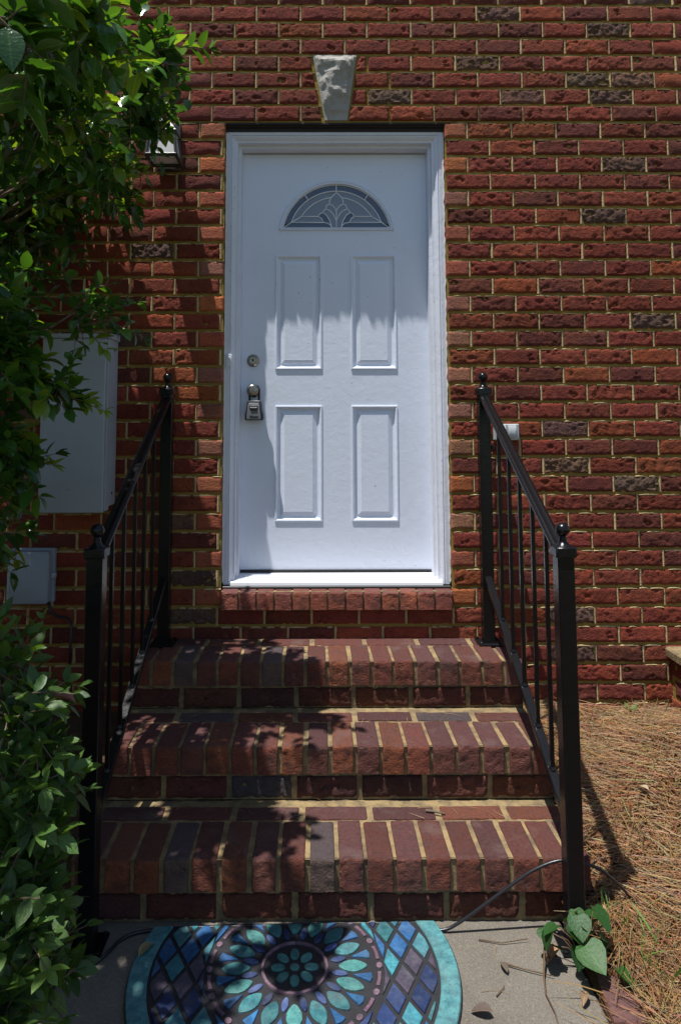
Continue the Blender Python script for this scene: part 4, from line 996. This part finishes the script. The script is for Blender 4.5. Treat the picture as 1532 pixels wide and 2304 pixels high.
# ------------------------------------------------------------------ pine straw, litter and small plants
rp = random.Random(8); ps = MB(); TN = [(.32, .16, .060), (.38, .21, .09), (.25, .11, .042), (.43, .28, .14), (.30, .12, .042), (.15, .075, .036), (.27, .17, .09)]
def needle(p, a, L, lift, bend, w_, tint):
    d = Vector((math.cos(a), math.sin(a), lift)); s = Vector((-math.sin(a), math.cos(a), 0)); u = Vector((0, 0, 1))
    pts = [Vector(p) + d * L * t + s * bend * L * t * t - u * .30 * abs(lift) * L * t * t for t in (0, .5, 1)]
    vs = []
    for i, q in enumerate(pts):
        ww = w_ * (1, .9, .4)[i]; vs += [q + s * ww, q + u * ww * 1.2, q - s * ww]
    ps.add(vs, [(0, 1, 4, 3), (1, 2, 5, 4), (3, 4, 7, 6), (4, 5, 8, 7)], tint)
nn = 0
while nn < 24000:
    px = .665 + (rp.random() ** 1.15) * 1.42; py = rp.uniform(-1.42, -.02)
    dens = 1.0
    if px < .765 and py > -1.0: continue
    if py < -1.12: dens = .75
    if px < .755: dens *= .07 if py < -1.13 else .28
    dens *= .45 + .9 * sstep(noise.noise((px * 6.5, py * 6.5, 8.0)) + .55)
    if rp.random() > dens: continue
    if px > 1.49 and py > -.36 : continue
    ang = noise.noise((px * 2.2, py * 2.2, 5)) * 5 + rp.gauss(0, .9)
    needle((px, py, bed_z(px, py) + rp.uniform(.002, .030)), ang, rp.uniform(.07, .17), rp.gauss(.03, .14), rp.gauss(0, .22), rp.uniform(.0009, .0016), tuple(c_ * rp.uniform(.75, 1.25) for c_ in rp.choice(TN))); nn += 1
for _ in range(70):                                            # stray needles on the steps, path and shaded bed
    px, py = rp.uniform(-.7, .7), rp.choice((rp.uniform(-1.32, -1.0), rp.uniform(-.76, -.66), rp.uniform(-.44, -.34)))
    if py < -.98 and px < .33: continue
    zz = .003 if py < -.98 else (.196 if py < -.6 else .383)
    needle((px, py, zz), rp.uniform(0, 6.3), rp.uniform(.02, .07), .0, rp.gauss(0, .3), .0008, rp.choice(TN))
tag(ps.build('pine_straw', 'straw_needle', smooth=False, fix=False, origin=(1.2, -.6, .1)), 'tan pine straw mulch covering the bed beside the steps', 'pine straw', kind='stuff')

def heart(L, W, fold):
    pr_ = [(0, .0), (-.06, .26), (.06, .42), (.25, .50), (.5, .46), (.75, .27), (.9, .12), (1, .0)]
    vs = []; f = []
    for t, hw in pr_: vs += [(-W * max(hw, .004), L * t, fold * hw - .10 * t * t), (0, L * max(t, 0), -.10 * t * t), (W * max(hw, .004), L * t, fold * hw - .10 * t * t)]
    for i in range(len(pr_) - 1): a = i * 3; f += [(a, a + 1, a + 4, a + 3), (a + 1, a + 2, a + 5, a + 4)]
    return vs, f
HT = leaf_mesh('leaf', heart(1, 1.05, .22), 'soft_leaf'); SM = leaf_mesh('leaf', leaf_verts(1, .5, .2, .15), 'soft_leaf'); BL = leaf_mesh('blade', leaf_verts(1, .05, .4, .35, n=5), 'soft_leaf')
def sprig(name, base, label, leaves, mesh, stem_to, cat='plant', nm='leaf'):
    root = empty(name, base, label, cat); mb = MB(); b = Vector(base)
    for (p, d, s_, ro, tn) in leaves:
        p = Vector(p); mb.tube([b, b.lerp(p, .5) + Vector((0, 0, .02)), p], [.0022, .0018, .0012], 5)
        put(nm, mesh, root, p, rot=orient(Vector(d), ro).to_euler(), scale=(s_, s_, s_), color=tn)
    mb.build('stem', 'copper_brown', root, smooth=True); return root
G1, G2, G3 = (.022, .085, .014), (.032, .105, .016), (.016, .055, .012)
rv = random.Random(12)
sprig('ground_vine', (.66, -1.14, .01), 'young green vine with heart-shaped leaves at the foot of the post', [((.640, -1.15, .150), (-.1, -.75, -.55), .062, .1, G1), ((.690, -1.14, .165), (.35, -.7, -.5), .068, -.4, G1), ((.640, -1.19, .100), (.35, -.9, -.25), .080, .35, G2), ((.720, -1.22, .060), (.5, -.7, -.25), .060, -.3, G2), ((.560, -1.15, .110), (-.4, -.4, -.65), .050, .6, G3)]
      + [((rv.uniform(.55, .74), rv.uniform(-1.17, -1.08), rv.uniform(.04, .13)), (rv.uniform(-.8, .8), rv.uniform(-.9, -.1), rv.uniform(-.6, .4)), rv.uniform(.030, .055), rv.uniform(-.8, .8), rv.choice((G1, G2, G3))) for _ in range(18)], HT, None)
sprig('weed_seedling', (1.455, -.40, .22), 'small green weed seedling beside the brick pier', [((1.455 + .03 * math.cos(a), -.40 + .03 * math.sin(a), .27 + .006 * i), (math.cos(a), math.sin(a), .3), .036, .2 * i, G2) for i, a in enumerate([k * .9 for k in range(8)])], SM, None)
sprig('weed_sprout', (1.27, -.10, .255), 'tiny bright green sprout at the foot of the wall', [((1.27 + .012 * math.cos(a), -.10 + .012 * math.sin(a), .285), (math.cos(a), math.sin(a), .8), .032, .2, (.09, .17, .03)) for a in (0.3, 1.6, 3.0, 4.4, 5.4)], SM, None)
sprig('grass_tuft', (.84, -1.20, .03), 'bright green grass blades among the straw by the edging', [((.84 + .05 * math.sin(k * 2.1), -1.20 + .06 * math.cos(k * 1.7), .035), (math.sin(k * 3.3) * .5, math.cos(k * 2.7) * .4, 1), .10 + .012 * (k % 4), k * .8, (.08, .17, .03)) for k in range(12)], BL, None, 'grass', 'blade')
sprig('grass_sprig', (.775, -1.07, .06), 'short green grass blades behind the heart-shaped leaves', [((.775 + .03 * math.sin(k * 2.1), -1.07 + .03 * math.cos(k * 1.7), .065), (math.sin(k * 3.3) * .5, math.cos(k * 2.7) * .3, 1), .08 + .01 * (k % 3), k * .8, (.06, .13, .03)) for k in range(7)], BL, None, 'grass', 'blade')

DL = [leaf_mesh('dry_leaf', leaf_verts(1, .5, .7, .35, n=5), 'dead_leaf'), leaf_mesh('dry_leaf', leaf_verts(1, .42, .9, .1, n=5), 'dead_leaf')]
def dry(p, a, s_, tn, label, k=0, tilt=0.0):
    o = put('dry_leaf', DL[k], None, p, rot=(tilt, 0, a), scale=(s_, s_, s_), color=tn); tag(o, label, 'leaf', 'fallen dry leaves'); return o
dry((.360, -1.300, .016), 1.2, .062, (.11, .075, .06), 'curled grey-brown dead leaf lying on concrete near the door mat')
dry((.435, -1.165, .010), .2, .045, (.12, .09, .07), 'small brown dead leaf alone on the concrete path', 1)
dry((.600, -1.100, .030), 2.2, .060, (.34, .17, .09), 'orange-tan dead leaf under the heart-shaped vine leaves')
dry((.770, -1.045, .085), .9, .055, (.38, .19, .11), 'pinkish tan dead leaf on straw beside the railing post', 1)
dry((.560, -1.130, .020), -1.0, .05, (.13, .055, .04), 'dark red-brown dead leaf beside the vine on concrete')
dry((.625, -1.235, .015), 2.6, .05, (.24, .15, .09), 'tan dead leaf against the edging brick', 1)
dry((1.10, -.62, .215), .5, .05, (.45, .34, .24), 'pale curled dead leaf in the middle of the pine straw')
dry((-.665, -1.50, .865), 1.8, .085, (.34, .15, .11), 'torn pinkish dead leaf caught in the azalea', 0, .5)
dry((-.60, -1.115, .018), -.5, .07, (.30, .24, .11), 'yellow-tan dry leaf by the shaded railing post', 1)
def twig(pts, rad, label, mat='copper_brown'):
    mb = MB(); mb.tube(pts, [rad * (1 - .5 * i / (len(pts) - 1)) for i in range(len(pts))], 6); return tag(mb.build('twig', mat, smooth=True), label, 'twig', 'loose twigs and stems')
twig([(.283, -.717, .199), (.31, -.725, .200), (.345, -.737, .199)], .0055, 'short thick grey twig lying on the lowest step', 'bark')
twig([(.560, -1.10, .035), (.545, -1.14, .030), (.530, -1.18, .012), (.518, -1.23, .008), (.522, -1.29, .008), (.515, -1.36, .008)], .0032, 'long thin brown stem trailing over the concrete path')
twig([(.43, -1.125, .006), (.49, -1.15, .007), (.56, -1.175, .008)], .0024, 'thin straight brown twig beside the small dead leaf')
twig([(.385, -1.235, .005), (.415, -1.205, .006)], .0018, 'tiny brown twig near the mat border')
twig([(.385, -1.035, .005), (.45, -1.05, .006), (.53, -1.04, .010)], .002, 'thin twig lying under the black cable')
twig([(-.185, -.755, .197), (-.165, -.745, .199), (-.14, -.735, .197)], .0018, 'pale straw stem lying on the lowest step', 'bark')
